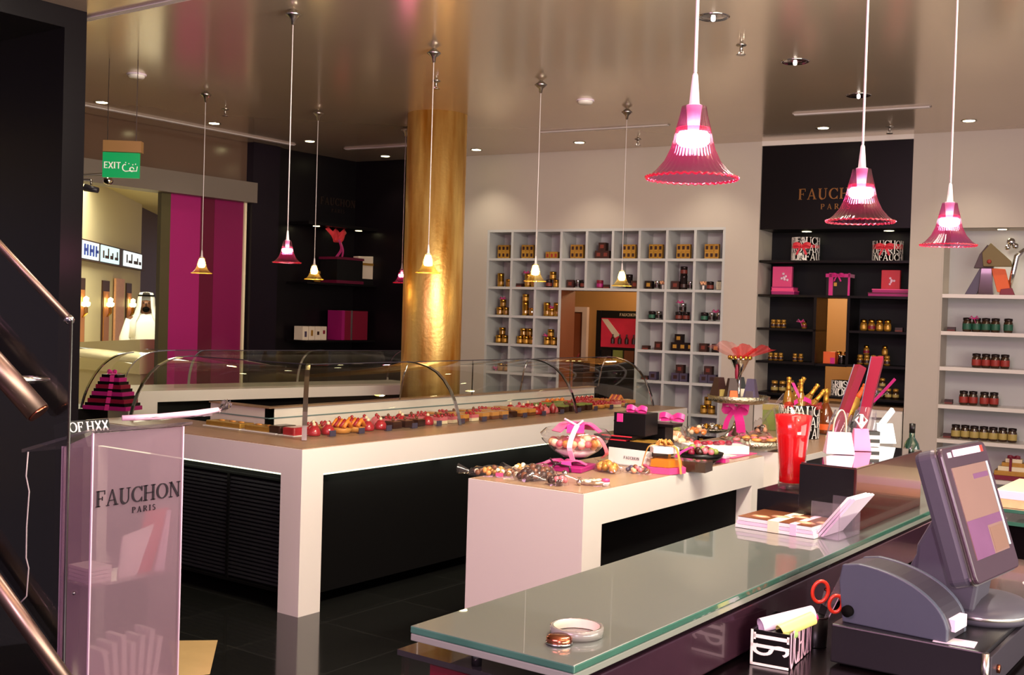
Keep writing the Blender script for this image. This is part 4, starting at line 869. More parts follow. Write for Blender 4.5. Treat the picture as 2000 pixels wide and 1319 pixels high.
# ================================================================ PASTRY DISPLAY COUNTER (L-shaped, curved hood)
ZD = .90; DX, DY0, DY1, DXL = -4.37, 4.17, 8.62, -6.35
def display_counter():
    t = thing('pastry_display_counter', 'long white L-shaped pastry counter with curved glass hood and lit underside', 'display counter', (0, 0, 0))
    b = B(); prism(b, [(DX, DY0), (DX, DY1), (-5.24, DY1), (-5.24, 4.72), (DXL, 4.72), (DXL, DY0)], ZD-.145, ZD-.004, 'z'); obj('counter_band', b, 'white_lacquer', t)
    b = B(); prism(b, [(DX-.012, DY0+.012), (DX-.012, DY1-.012), (-5.22, DY1-.012), (-5.22, 4.70), (DXL, 4.70), (DXL, DY0+.012)], ZD-.004, ZD, 'z'); obj('stone_top', b, 'tan_stone', t)
    for x0, x1, y0, y1 in ((DX-.16, DX, DY0, DY0+.16), (DX-.16, DX, DY1-.3, DY1), (DXL, DXL+.16, DY0, DY0+.16)): obj('leg', box(B(), x0, x1, y0, y1, 0, ZD-.145), 'white_lacquer', t)
    b = B(); prism(b, [(DX-.07, DY0+.07), (DX-.07, DY1-.07), (-5.2, DY1-.07), (-5.2, 4.70), (DXL, 4.70), (DXL, DY0+.07)], .08, ZD-.145, 'z'); obj('recessed_panel', b, 'black_matte', t)
    b = B(); 
    for i in range(26): box(b, DXL+.5, DX-.19, DY0+.052, DY0+.07, .12+i*.022, .132+i*.022)
    lv = obj('louvre_grille', b, 'black_louvre', t); b = B(); box(b, DXL+.45, DX-.165, DY0+.045, DY0+.07, .09, .105); box(b, DXL+.45, DX-.165, DY0+.045, DY0+.07, .70, .712); box(b, DX-.18, DX-.165, DY0+.045, DY0+.07, .105, .70); box(b, -5.02, -5.0, DY0+.045, DY0+.07, .105, .70); obj('grille_frame', b, 'black_matte', lv)
    obj('light_strip', box(B(), DX-.012, DX-.002, DY0+.16, DY1-.3, ZD-.153, ZD-.145), 'strip_glow', t); obj('light_strip', box(B(), DXL+.16, DX-.16, DY0+.002, DY0+.012, ZD-.153, ZD-.145), 'strip_glow', t)
    for k in range(4): lamp('AREA', 'strip_light', (DX-.035, 4.9+k*.95, ZD-.157), .5, (.95, 1, .78), .03, (0, 0, 0), size_y=.9)
    lamp('AREA', 'strip_light', (-5.2, DY0+.035, ZD-.157), .5, (.95, 1, .78), 1.2, (0, 0, 0), size_y=.03)
    b = B(); box(b, -5.24, -5.2, 4.68, 8.45, ZD, 1.03); box(b, -5.75, -5.2, 4.68, 4.72, ZD, 1.03); bb = obj('backboard', b, 'white_lacquer', t)
    b = B(); box(b, -5.27, -5.185, 4.665, 8.46, 1.03, 1.036); box(b, -5.75, -5.27, 4.665, 4.75, 1.03, 1.036); obj('cap_rail', b, 'tan_stone', bb)
    b = B(); box(b, -5.2, -5.196, 4.68, 8.45, .965, .972); box(b, -5.75, -5.2, 4.676, 4.68, .965, .972); obj('teal_line', b, 'teal_line', bb)
    # curved hood: profile (distance behind the front foot, height)
    P = [(0, 0), (.02, .08), (.05, .155), (.09, .225), (.145, .29), (.21, .34), (.29, .375), (.38, .395), (.47, .40)]
    FX, FY = -4.64, 4.44
    def front(y): return [(FX-d, y, ZD+h) for d, h in P]
    def left(x): return [(x, FY+d, ZD+h) for d, h in P]
    corner = [(FX-d, FY+d, ZD+h) for d, h in P]
    ys = [5.85, 7.29, 8.51]
    segs = [corner]+[front(y) for y in ys]
    for i in range(3): obj('glass_pane', sheet(B(), [segs[i], segs[i+1]]), 'hood_glass', t)
    obj('glass_pane', sheet(B(), [left(-6.25), corner]), 'hood_glass', t)
    def rib(pts, wd):
        b = B(); ribbon(b, [Vector(p)+Vector((0, 0, .002)) for p in pts], .028, wd, .004); obj('chrome_rib', b, 'chrome', t)
    rib(corner, (1, 1, 0)); [rib(front(y), (0, 1, 0)) for y in ys]; rib(left(-6.25), (1, 0, 0))
    b = B(); box(b, FX-.47-.004, FX-.47+.004, FY+.47, 8.51, ZD+.397, ZD+.403); box(b, -6.25, FX-.47, FY+.47-.004, FY+.47+.004, ZD+.397, ZD+.403); obj('top_trim', b, 'pos_dark', t)
    e = [(FX-d, 8.52, ZD+h) for d, h in P]+[(FX-.47, 8.52, ZD)]
    b = B(); b.faces.new([b.verts.new(p) for p in e]); obj('end_glass', b, 'hood_glass', t)
    for y in (5.85, 7.29, 8.48):
        b = B(); tube(b, [(FX-.47, y, ZD+.395), (-5.15, y, 1.2), (-5.18, y, 1.036)], .006, 6); obj('rear_strut', b, 'chrome', t)
    for y in (6.57, 7.9):
        b = B(); box(b, FX-.47, FX-.46, y-.002, y+.002, 1.04, 1.30); obj('shelf_bracket', b, 'chrome', t)
display_counter()
# pastries
PG = 'pastries under the glass hood'
PK = {}
def pastry(kind):
    if kind in PK: return PK[kind]
    b = B()
    if kind == 'tart': lathe(b, [(.034, 0), (.042, .02), (.040, .024), (.0, .026)], 16); [ball(b, (.022*math.cos(q), .022*math.sin(q), .03), .013, 1, 1) for q in (0, 1.3, 2.5, 3.8, 5.0)]; m = ['caramel', 'berry']
    elif kind == 'orange_tart': lathe(b, [(.044, 0), (.054, .022), (.05, .026), (0, .03)], 18); [tube(b, [(-.04+q*.02, -.03, .03), (-.04+q*.02, 0, .062), (-.04+q*.02, .03, .03)], .012, 7, 1+q % 2) for q in range(5)]; m = ['caramel', 'apricot', 'berry']
    elif kind == 'choc_square': box(b, -.038, .038, -.034, .034, 0, .034); box(b, -.032, .032, -.028, .028, .034, .038, 1); ball(b, (0, 0, .045), .010, 1, 1); m = ['choc_dark', 'choc_milk']
    elif kind == 'berry_square': box(b, -.038, .038, -.034, .034, 0, .018); box(b, -.038, .038, -.034, .034, .018, .036, 1); [ball(b, (x, y, .043), .010, 2, 1) for x in (-.02, .012) for y in (-.015, .015)]; m = ['cream_icing', 'rose_icing', 'berry']
    elif kind == 'caramel_slice': box(b, -.042, .042, -.034, .034, 0, .020); box(b, -.042, .042, -.034, .034, .020, .042, 1); m = ['choc_milk', 'caramel']
    elif kind == 'dome': lathe(b, [(.034, 0), (.036, .012), (.03, .032), (.016, .046), (0, .05)], 16); ball(b, (0, 0, .054), .011, 1, 1); m = ['berry', 'cream_icing']
    elif kind == 'rose_dome': lathe(b, [(.034, 0), (.036, .012), (.03, .03), (.016, .042), (0, .046)], 16); ball(b, (0, 0, .05), .012, 1, 1); m = ['rose_icing', 'berry']
    elif kind == 'pistachio_slice': box(b, -.04, .04, -.034, .034, 0, .034); box(b, -.04, .04, -.034, .034, .034, .044, 1); m = ['choc_dark', 'pistachio']
    PK[kind] = mesh(kind, b, m); return PK[kind]
NMP = {'tart': 'berry tart', 'choc_square': 'dark chocolate square', 'berry_square': 'pink layered square topped with berries', 'caramel_slice': 'caramel slice', 'dome': 'glossy red dome cake', 'rose_dome': 'rose iced dome cake', 'pistachio_slice': 'pistachio topped slice', 'orange_tart': 'orange fruit tart'}
def zone(y, r):
    q = random.Random(int(y*100)*7+r).random()
    if y < 5.05: return 'orange_tart' if r == 0 and 4.78 < y < 5.05 else ('dome' if q < .5 else 'tart')
    if y < 5.75: return ('berry_square', 'choc_square', 'rose_dome', 'dome')[int(q*4)] if r else ('choc_square' if q < .5 else 'dome')
    if y < 6.9: return ('caramel_slice', 'caramel_slice', 'choc_square', 'berry_square')[int(q*4)]
    if y < 7.25: return 'dome' if q < .5 else 'rose_dome'
    if y < 7.7: return 'pistachio_slice' if q < .5 else 'choc_square'
    return ('tart', 'orange_tart', 'berry_square', 'caramel_slice')[int(q*4)]
for r, (x, rn) in enumerate(((-4.79, 'front'), (-4.90, 'middle'), (-5.01, 'back'))):
    n = 0; y = 4.66+r*.10
    while y < 8.42:
        k = zone(y, r); o = link(k, pastry(k), None, (x, y, ZD+.001), random.uniform(-.15, .15)); o.scale = (1.15, 1.15, 1.2)
        tag(o, f'{NMP[k]}, {ORD[n]} from the corner post, {rn} row of pastries', 'pastry', PG); y += .115; n += 1
b = B(); box(b, -.024, .024, -.003, .003, 0, .034); box(b, -.024, .024, .003, .02, 0, .003); tm = mesh('price_tag', b, 'tag_slate')
for i in range(15):
    o = link('price_tag', tm, None, (-4.695, 4.72+i*.245, ZD), R90); tag(o, f'small slate price tag, {ORD[i]} from the corner post along the pastry front', 'price tag', 'price tags along the pastry front')
for i, (x0, w) in enumerate(((-5.62, .34), (-5.26, .30))):
    t = thing('gold_cake', f'flat golden cake on a white board, {("left", "right")[i]} one beside the corner post', 'cake', (x0+w/2, 4.59, ZD)); obj('board', box(B(), -w/2, w/2, -.075, .06, 0, .006), 'paper_white', t); obj('cake', box(B(), -w/2+.01, w/2-.01, -.06, .055, .006, .036), 'gold_card', t, bevel=.006); b = B(); [ball(b, (x, .0, .038), .02, 0, 1, (1.6, .8, .35)) for x in (-.08, .02, .1)]; obj('glaze', b, 'caramel', t)
for i, (x, mt, nm) in enumerate(((-4.99, 'choc_dark', 'dark'), (-4.87, 'berry', 'red'))):
    t = thing('loaf_cake', f'{nm} loaf cake just left of the corner post', 'cake', (x, 4.60, ZD)); obj('loaf', box(B(), -.05, .05, -.07, .07, 0, .05), mt, t, bevel=.01); obj('board', box(B(), -.055, .055, -.08, .08, -.0, .004), 'paper_white', t)
for i, (y, mt, l) in enumerate(((8.18, 'red_card', 'flat red box under the hood near the right end of the pastry counter'), (7.72, 'orange', 'orange box of sweets under the hood near the right end'))):
    t = thing('sweets_box', l, 'box', (-5.12, y, ZD), R90); obj('box', box(B(), -.14, .14, -.05, .05, 0, .045), mt, t); b = B(); [ball(b, (-.11+q*.037, .01*(-1)**q, .05), .02, 0, 1) for q in range(7)]; obj('sweets', b, ('berry', 'apricot')[i], t)
for i, (y, sc) in enumerate(((6.98, 1.), (7.14, 1.))):
    t = thing('red_jelly_glass', f'small glass of red jelly, {("left", "right")[i]} of the pair under the hood', 'dessert glass', (-4.76, y+.0, ZD), 0); lb = B(); lathe(lb, [(.02, 0), (.03, .05), (.032, .07)], 16, close=False); obj('glass_cup', lb, 'clear_glass', t); obj('jelly', lathe(B(), [(.018, .003), (.027, .048), (.012, .07), (0, .075)], 14), 'berry', t)
# ================================================================ BACK COUNTER with its own hood (behind the column)
BA = math.atan2(7.31-4.91, -6.42+6.94)   # heading of the counter
def back_counter():
    t = thing('rear_display_counter', 'white glass-hooded counter behind the column in front of the magenta door', 'display counter', (-6.94, 4.91, 0), BA)
    L = 2.75
    obj('counter_band', box(B(), 0, L, 0, .62, .93, 1.012), 'white_lacquer', t); obj('leg', box(B(), 0, .22, 0, .62, 0, .93), 'white_lacquer', t); obj('leg', box(B(), L-.16, L, 0, .62, 0, .93), 'white_lacquer', t); obj('recessed_panel', box(B(), .2, L-.14, .1, .6, .02, .93), 'black_matte', t)
    P = [(.60, 0), (.585, .08), (.55, .16), (.49, .225), (.40, .27), (.30, .285), (.2, .29)]
    xs = (.75, 1.75, 2.7); ends = [[(x, d, 1.012+h) for d, h in P] for x in xs]
    lf = [(.75-.52+.0+0*d, 0, 0) for d, h in P]
    lfp = [(.62-d+.04, .2+.0*h, 1.012+h) for d, h in P]
    for i in range(2): obj('glass_pane', sheet(B(), [ends[i], ends[i+1]]), 'hood_glass', t)
    for e in ends: b = B(); ribbon(b, e, .02, (1, 0, 0), .003); obj('chrome_rib', b, 'chrome', t)
    b = B(); box(b, .3, 2.7, .197, .203, 1.298, 1.304); obj('top_trim', b, 'pos_dark', t)
    # the rounded near end
    for y in (.2, .55): b = B(); 
    pane = [[(.62-d+.02-.0, .2, 1.012+h) for d, h in P], [(.62-d+.02, .5, 1.012+h) for d, h in P]]
    obj('glass_pane', sheet(B(), pane), 'hood_glass', t)
    b = B(); ribbon(b, pane[0], .02, (0, 1, 0), .003); obj('chrome_rib', b, 'chrome', t)
    b = B(); box(b, .44, 2.7, .198, .202, 1.012, 1.296); obj('rear_glass', b, 'hood_glass', t)
    return t
back_counter()
# curved glass guard standing before the near end of that counter
t = thing('curved_glass_guard', 'curved glass guard with chrome rim at the far left, over the pink boxes', 'glass guard', (0, 0, 0))
A0 = at(159, 797, .9); TP = Vector((-6.95, 4.95, 1.295)); dirv = Vector((TP.x-A0.x, TP.y-A0.y, 0))
prof = [(0, 0), (.05, .2), (.14, .42), (.28, .64), (.46, .82), (.7, .95), (1, 1)]
arcp = [A0+dirv*s+Vector((0, 0, (TP.z-A0.z)*h)) for s, h in prof]; arcq = [p+Vector((-.9, .12, 0)) for p in arcp]
obj('glass_pane', sheet(B(), [arcp, arcq]), 'hood_glass', t); b = B(); ribbon(b, arcp, .022, (1, 0, 0), .004); obj('chrome_rib', b, 'chrome', t)
obj('support_base', box(B(), A0.x-.95, A0.x+.02, A0.y-.22, A0.y+.2, 0, .895), 'black_panel', t)
t = thing('tiered_pink_boxes', 'stepped tower of pink and black gift boxes tied with magenta ribbon, far left', 'gift box', Vector((A0.x+.17, A0.y+.135, .895)), math.radians(20)); t.scale = (.76, .62, .95)
for i, w in enumerate((.46, .39, .33, .27, .21)):
    obj('box', box(B(), -w/2, w/2, -w*.34, w*.34, i*.052, i*.052+.03), 'crimson' if i % 2 else 'magenta', t, bevel=.002); obj('dark_base', box(B(), -w/2+.02, w/2-.02, -w*.33, w*.33, i*.052+.03, i*.052+.052), 'black_panel', t)
b = B(); ribbon(b, [(.03, -.17, .0), (.03, -.125, .1), (.03, -.085, .2), (.03, -.06, .262), (.03, .07, .262)], .045, (1, 0, 0)); obj('ribbon', b, 'hot_pink_ribbon', t); big_bow(t, .275, -.02, .05, 'hot_pink_ribbon', False)
# ================================================================ LECTERN
PX = -3.95
def lectern():
    t = thing('acrylic_lectern', 'frosted acrylic lectern with serif lettering on its front, near left', 'lectern', (PX, 2.85, 0), R90)
    # local x runs along the front (+y of the room), local -y faces the shop
    w0, w1, D = -.214, .224, .21
    obj('front_panel', box(B(), w0, w1, 0, .012, .02, 1.125), 'frosted_acrylic', t)
    for x in (w0, w1-.01): b = prism(B(), [(.012, .02), (D, .02), (D, 1.05), (.012, 1.12)], x, x+.01, 'x'); obj('side_panel', b, 'frosted_acrylic', t)
    for x in (w0-.002, w1-.004): obj('bright_edge', box(B(), x, x+.006, -.002, .006, .02, 1.127), 'acrylic_edge', t)
    obj('bright_edge', box(B(), w0, w0+.012, D-.012, D+.006, .02, 1.055), 'acrylic_edge', t)
    obj('sloping_top', prism(B(), [(-.02, 1.135), (-.02, 1.147), (.46, 1.022), (.46, 1.008)], w0-.03, w1+.03, 'x'), 'acrylic_clear', t)
    obj('shelf', box(B(), w0+.012, w1-.012, .014, D, .50, .512), 'frosted_acrylic', t); obj('base', box(B(), w0-.03, w1+.03, -.02, D+.06, 0, .02), 'acrylic_edge', t)
    obj('serif_lettering', text_bm(text_bm(B(), 'FAUCHON', .065, .003, .008, .828, .06, center=True), 'PARIS', .024, .003, .03, .785, .35, center=True), 'dark_letter', t, loc=(0, -.001, 0))
    b = B(); ball(b, (w0-.004, .10, .47), .008); obj('fixing_screw', b, 'chrome', t)
    return t
LECT = lectern()
t = thing('leaflet_stack', 'white leaflets stacked on the shelf inside the frosted lectern', 'leaflets', (PX-.10, 2.70, .512), R90)
for i in range(4): obj('leaflet', box(B(), -.05, .055, -.07, .07, i*.016, i*.016+.013), 'paper_white', t)
t = thing('pink_folder', 'pink and white folders leaning inside the frosted lectern', 'folder', (PX-.05, 2.93, .512), R90)
b = prism(B(), [(-.06, 0), (.03, 0), (.115, .26), (.0, .26)], 0, .012); obj('pink_sheet', b, 'red_card', t); b = prism(B(), [(-.14, 0), (-.05, 0), (.03, .2), (-.12, .17)], -.015, -.004); obj('white_sheet', b, 'paper_white', t); b = prism(B(), [(.04, 0), (.09, 0), (.118, .25), (.10, .25)], -.012, -.002); obj('silver_sheet', b, 'paper_lilac', t)
t = thing('white_brochures', 'fan of white brochures low inside the frosted lectern', 'brochures', (PX-.09, 2.86, .021), R90)
for i in range(7): b = box(B(), -.012, .012, -.05, .06, 0, .2+.02*(i % 3)); obj('brochure', b, 'paper_white', t, loc=(-.09+i*.035, .0, .004), rot=(0, math.radians(-9+i*3), 0))
t = thing('lettered_card_box', 'black box with white letters lying on the lectern top', 'box', (PX-.16, 2.70, 1.10), R90)
t.rotation_euler = (math.radians(-14.5), 0, R90)
obj('box', box(B(), -.10, .09, -.05, .05, 0, .055), 'black_panel', t); obj('lettering', text_bm(text_bm(B(), 'HXX', .04, .002, -.018, .008, .1), 'OF', .04, .002, -.096, .008, .05), 'white_ink', t, loc=(0, -.05, 0))
t = thing('clear_gift_sleeve', 'clear cellophane sleeve with a pale pink roll lying on the lectern top', 'gift wrap', (PX-.03, 3.03, 1.150), math.radians(62))
b = B(); tube(b, [(-.20, 0, .014), (-.05, 0, .018), (.1, .0, .03), (.2, .0, .045)], [.012, .013, .014, .011], 10); obj('paper_roll', b, 'pale_pink', t)
b = B(); g = [[(-.15+i*.055, -.035+.018*j, .004+.012*math.sin(j*1.4+i*.8)+i*.005) for j in range(5)] for i in range(8)]; sheet(b, g); obj('cellophane', b, 'cellophane', t)
b = B(); g = [[(.2+i*.014, (j-4)*.009*(1+i*.35), .045+.016*math.sin(j*2.3+i)+.01*i) for j in range(9)] for i in range(4)]; sheet(b, g); obj('gathered_end', b, 'acrylic_clear', t, solid=.001)
lc = far(52, 884, 4.1)
b = B(); pts = [far(x, y, 4.12) for x, y in ((55, 883), (51, 930), (57, 960), (52, 1030), (51, 1090), (56, 1110), (52, 1165), (38, 1180))]; tube(b, pts, .0028, 6); o = obj('hanging_cord', b, 'wire_white', LECT); o.matrix_parent_inverse = (Matrix.Translation(LECT.location) @ Matrix.Rotation(R90, 4, 'Z')).inverted()
# ================================================================ STAIR RAIL AND PANE ON THE NEAR LEFT
SD = -CR  # towards the left of the stairs
E0 = far(133, 1319, 2.0); 
t = thing('glass_balustrade', 'tall glass stair panel with slim sloping top rail on the near left', 'balustrade', (E0.x, E0.y, 0))
sx, sy = Vector((CR.x, CR.y, 0)).normalized().xy
def SL(px, py, D=2.0, off=0):
    p = far(px, py, D); return p-Vector((E0.x, E0.y, 0))
tp = SL(135, 625); tl = SL(0, 480); ext = tl+(tl-tp)*1.2
def pn(p, o): return Vector((p.x, p.y, 0))*1.0+Vector((-sy*o, sx*o, p.z))
def flat(p, z): return Vector((p.x, p.y, z))
q = [flat(SL(133, 900), 0.0), flat(SL(133, 900), tp.z), Vector((ext.x, ext.y, ext.z)), Vector((ext.x, ext.y, 0))]
b = B(); nrm = Vector((-sy, sx, 0))*.005
va = [b.verts.new(p+nrm) for p in q]; vb = [b.verts.new(p-nrm) for p in q]
b.faces.new(va); b.faces.new(list(reversed(vb)))
for i in range(4): b.faces.new((va[i], vb[i], vb[(i+1) % 4], va[(i+1) % 4]))
obj('glass_panel', b, 'dark_pane', t)
b = B(); tube(b, [ext, tp], .0075, 10); obj('top_rail', b, 'brushed_brown_steel', t); b = B(); ball(b, tp, .0095); obj('rail_cap', b, 'chrome', t)
b = B(); e0 = flat(SL(133, 900), 0.0); tube(b, [e0, flat(e0, tp.z)], .003, 6); obj('edge_strip', b, 'black_panel', t)
t = thing('stair_handrail', 'thick round brushed metal handrail ending in a cap, near left', 'handrail', (0, 0, 0))
h1 = far(74, 806, 1.95); h0 = far(0, 723, 1.95); h00 = h0+(h0-h1)*2.2
b = B(); tube(b, [h00, h1], .021, 24); obj('rail_tube', b, 'brushed_brown_steel', t); b = B(); tube(b, [h1, h1+(h1-h0).normalized()*.004], .019, 24); obj('end_cap', b, 'copper', t)
b = B(); tube(b, [far(30, 742, 1.95), far(66, 742, 2.0), far(97, 742, 2.02)], [.008, .007, .003], 10); obj('fixing_pin', b, 'chrome', t)
h1 = far(122, 1322, 1.97); h0 = far(0, 1150, 1.97); h00 = h0+(h0-h1)*1.6; h2 = h1+(h1-h0)*.9
b = B(); tube(b, [h00, h2], .0145, 20); o = obj('lower_handrail', b, 'brushed_brown_steel'); tag(o, 'lower sloping metal rail in the bottom left corner', 'handrail')
t = thing('stair_flight', 'dark stair treads with pale nosing low on the near left', 'stairs', (0, 0, 0))
for i in range(5):
    p = far(18-40*i+30, 1225-95*i+110, 2.9); z = .17*(i+2)
    dx = Vector((-.35, -.30, 0))
    c = Vector((-2.72, 1.50, 0))+Vector((-.18, -.20, 0))*i
    obj('tread', box(B(), -.28, .0, -.5, .5, .17*i, .17*(i+1)), 'black_wood', t, loc=(c.x, c.y, 0), rz=math.radians(48)); obj('nosing', box(B(), -.02, .006, -.5, .5, .17*(i+1)-.012, .17*(i+1)+.004), 'steel', t, loc=(c.x, c.y, 0), rz=math.radians(48))
# ================================================================ WHITE PEDESTAL TABLES
ZP = .90
def pedestal(name, lab, x0, x1, y0, y1, leg=.155):
    t = thing(name, lab, 'display table', (0, 0, 0))
    obj('table_top', box(B(), x0, x1, y0, y1, ZP-.15, ZP-.003), 'white_lacquer', t); obj('stone_inlay', box(B(), x0+.008, x1-.008, y0+.008, y1-.008, ZP-.003, ZP), 'tan_stone', t)
    obj('leg', box(B(), x0, x1, y0, y0+leg, 0, ZP-.15), 'white_lacquer', t); obj('leg', box(B(), x0, x1, y1-leg, y1, 0, ZP-.15), 'white_lacquer', t)
    obj('recessed_panel', box(B(), x0+.06, x1-.09, y0+leg, y1-leg, 0.0, ZP-.15), 'black_matte', t)
    return t
pedestal('display_pedestal', 'white waterfall table covered with sweets in front of the pastry counter', -3.13, -2.51, 4.02, 5.91)
PED2 = pedestal('display_pedestal', 'white table with champagne and silver trays behind the first sweets table', -3.13, -2.36, 6.13, 7.75)
kb = B(); lathe(kb, [(.0, 0), (.03, .004), (.034, .02), (.02, .035), (0, .038)], 16); obj('knob', kb, 'black_matte', PED2, loc=(-2.42, 6.129, .72), rot=(PI/2, 0, 0), label='round dark knob')
def sweets(t, pts, mats, r=.012, name='sweet', sq=(1, 1, 1)):
    k = {}
    for i, p in enumerate(pts):
        m = mats[i % len(mats)]
        if m not in k: k[m] = mesh(name, ball(B(), (0, 0, 0), r, 0, 2, sq), m)
        o = link(name, k[m], t, p, random.uniform(0, 6)); s = random.uniform(.85, 1.15); o.scale = (s, s, s)
def sack(t, lx, ly, h, mt='cellophane', name='cellophane_bag', neck=None):
    b = B(); g = []
    for i in range(9):
        a = i/8*PI; row = []
        for j in range(13):
            u = -1+j/6
            w = math.sqrt(max(0, 1-abs(u)**3))
            row.append((u*lx, -math.cos(a)*ly*w*(1+.08*math.sin(j*2.1+i)), math.sin(a)*h*w*(1+.12*math.sin(j*1.7+i*1.3))))
        g.append(row)
    sheet(b, g)
    if neck:
        g = [[(neck*(lx*.9+i*.018), math.sin(j*1.05)*.012*(1+i*.6), .012+.01*math.cos(j*1.05)*(1+i*.5)+i*.004) for j in range(7)] for i in range(4)]
        sheet(b, g)
    obj(name, b, mt, t)
def heap(n, lx, ly, h, r): 
    out = []
    for i in range(n):
        a = i*2.399; d = math.sqrt((i+.5)/n)
        out.append((lx*d*math.cos(a), ly*d*math.sin(a), r+max(0, (1-d*d))*h*(.4+.6*random.random())))
    return out
def onped(px, py, z=ZP): return at(px, py, z)
def sweetbag(px, py, rz, lab, lx, ly, h, n, mats, r, neck=-1, sq=(1, 1, 1)):
    t = thing('sweet_bag', lab, 'bag of sweets', onped(px, py), rz); sweets(t, heap(n, lx*.75, ly*.7, h*.6, r), mats, r, sq=sq); sack(t, lx, ly, h, neck=neck); return t
t = sweetbag(972, 930, math.radians(25), 'long clear bag of beige sweets on the near left corner of the table', .15, .055, .045, 34, ['caramel', 'choc_milk', 'label_cream', 'jar_amber'], .012); obj('pink_tag', box(B(), .0, .035, -.05, -.044, .004, .02), 'pink_card', t)
t = sweetbag(1046, 938, math.radians(70), 'clear bag of dark chocolate balls at the near corner of the table', .115, .07, .07, 34, ['choc_dark', 'choc_milk', 'dark_brown'], .0185)
t = sweetbag(1088, 948, math.radians(20), 'small clear bag of dark chocolates right beside the bigger chocolate bag', .055, .05, .05, 12, ['choc_dark', 'choc_dark', 'rose_icing'], .015)
t = sweetbag(1186, 922, math.radians(-30), 'clear bag with a row of golden sweets in front of the basket', .10, .05, .05, 16, ['gold_card', 'caramel'], .019)
t = sweetbag(1245, 925, math.radians(10), 'clear bag of purple and dark sweets beside the hexagonal honey jar', .08, .035, .03, 16, ['tag_slate', 'choc_milk', 'rose_icing', 'peach'], .012)
t = sweetbag(1160, 949, math.radians(15), 'flat clear bag of beige wafers at the front edge of the table', .08, .035, .03, 12, ['cream_icing', 'label_cream'], .012, sq=(1.3, 1, .5))
t = sweetbag(1018, 922, math.radians(60), 'small bag of cream sweets behind the dark chocolate balls', .05, .035, .035, 9, ['cream_icing', 'caramel'], .012)
t = sweetbag(1325, 868, math.radians(15), 'clear pinkish bag of long biscuits next to the black boxes', .13, .06, .06, 20, ['peach', 'rose_icing', 'choc_milk'], .016, sq=(2.2, .8, .7))
t = sweetbag(1362, 850, math.radians(-20), 'clear bag of cream sweets behind the long biscuits bag', .1, .06, .06, 16, ['cream_icing', 'apricot', 'peach'], .016)
t = thing('pink_topped_sweet_pot', 'tiny sweet pot with pink cap and white foot at the table front', 'sweet pot', onped(1164, 948)+Vector((.05, .0, 0))); obj('pot', lathe(B(), [(.012, 0), (.018, .012), (.018, .02)], 14), 'paper_white', t); obj('cap', lathe(B(), [(.019, .02), (.017, .032), (0, .036)], 14), 'pink_card', t)
t = thing('silver_bauble', 'silver foil ball at the table front left of the pink capped pot', 'foil ball', onped(1131, 949)); obj('ball', ball(B(), (0, 0, .013), .013), 'silver', t); obj('foil_tail', lathe(B(), [(.003, .024), (.009, .036)], 8, close=False), 'silver', t)
for i, (px, py) in enumerate(((1005, 930), (1103, 931))): o = obj('silver_bauble', ball(B(), (0, 0, .013), .012+.004*i), 'silver', loc=onped(px, py)); tag(o, ('tiny silver foil ball beside the long beige sweets bag', 'silver foil ball on the magenta box before the basket')[i], 'foil ball')
# magenta box with dark ribbon under the basket
t = thing('magenta_flat_box', 'flat magenta box tied with a dark bow under the cellophane basket', 'gift box', onped(1098, 920)+Vector((-.02, .05, 0)), math.radians(12))
obj('box', box(B(), -.13, .12, -.09, .14, 0, .022), 'magenta', t, bevel=.002); obj('lid_petals', (lambda b: [ribbon(b, [(0, 0, .025), (.06*math.cos(a), .05*math.sin(a), .045), (.11*math.cos(a), .09*math.sin(a), .028)], .05, (-math.sin(a), math.cos(a), 0)) for a in (.2, 1.3, 2.6, 3.8, 5.1)] and b)(B()), 'hot_pink_ribbon', t)
b = B(); tube(b, [(-.04, -.095, .06), (-.01, -.1, .03), (.02, -.1, .045)], .005, 6); tube(b, [(-.01, -.1, .035), (-.045, -.11, .0)], .005, 6); tube(b, [(.0, -.1, .035), (.06, -.09, .028), (.07, -.1, .004)], .005, 6); ball(b, (-.01, -.1, .035), .009); obj('dark_bow', b, 'ribbon_dark', t)
# cellophane basket
t = thing('cellophane_basket', 'clear bowl of pastel sweets with magenta petals and pink ribbon', 'sweet bowl', onped(1112, 913)+Vector((.0, .05, .046)), math.radians(10)); t.scale = (1.14, 1.14, 1.1)
b = B(); lathe(b, [(.05, 0), (.10, .03), (.145, .075), (.155, .105), (.13, .13)], 32, flute=16, famp=.015, close=False); obj('clear_bowl', b, 'cellophane', t)
sweets(t, [(.105*math.cos(a), .105*math.sin(a), .068) for a in [i*2*PI/20 for i in range(20)]], ['peach', 'cream_icing', 'rose_icing', 'caramel'], .018); sweets(t, heap(24, .085, .085, .06, .05), ['peach', 'rose_icing', 'cream_icing'], .019)
obj('white_base', lathe(B(), [(.05, .004), (.09, .028), (.08, .036), (0, .036)], 24), 'paper_white', t)
b = B()
for a, l in ((-2.2, .10), (-1.2, .1), (.2, .11), (1.4, .1), (2.6, .1)): ribbon(b, [(0, 0, .13), (l*.5*math.cos(a), l*.5*math.sin(a), .155), (l*math.cos(a), l*math.sin(a), .118)], .075, (-math.sin(a), math.cos(a), 0), .002)
obj('magenta_petals', b, 'hot_pink_ribbon', t)
b = B(); ribbon(b, [(.03, -.06, .15), (.035, -.12, .11), (.035, -.15, .06), (.035, -.11, .0)], .022, (1, .2, 0), .0015); tube(b, [(.0, -.03, .15), (.05, -.05, .17), (.03, -.06, .15), (-.03, -.06, .175)], .006, 6); obj('pink_ribbon', b, 'pale_pink', t)
b = B(); ribbon(b, [(.1, -.06, .11), (.15, -.09, .10), (.17, -.06, .04), (.14, -.03, .01)], .022, (.4, 1, 0), .0015); obj('side_ribbon', b, 'rose_icing', t)
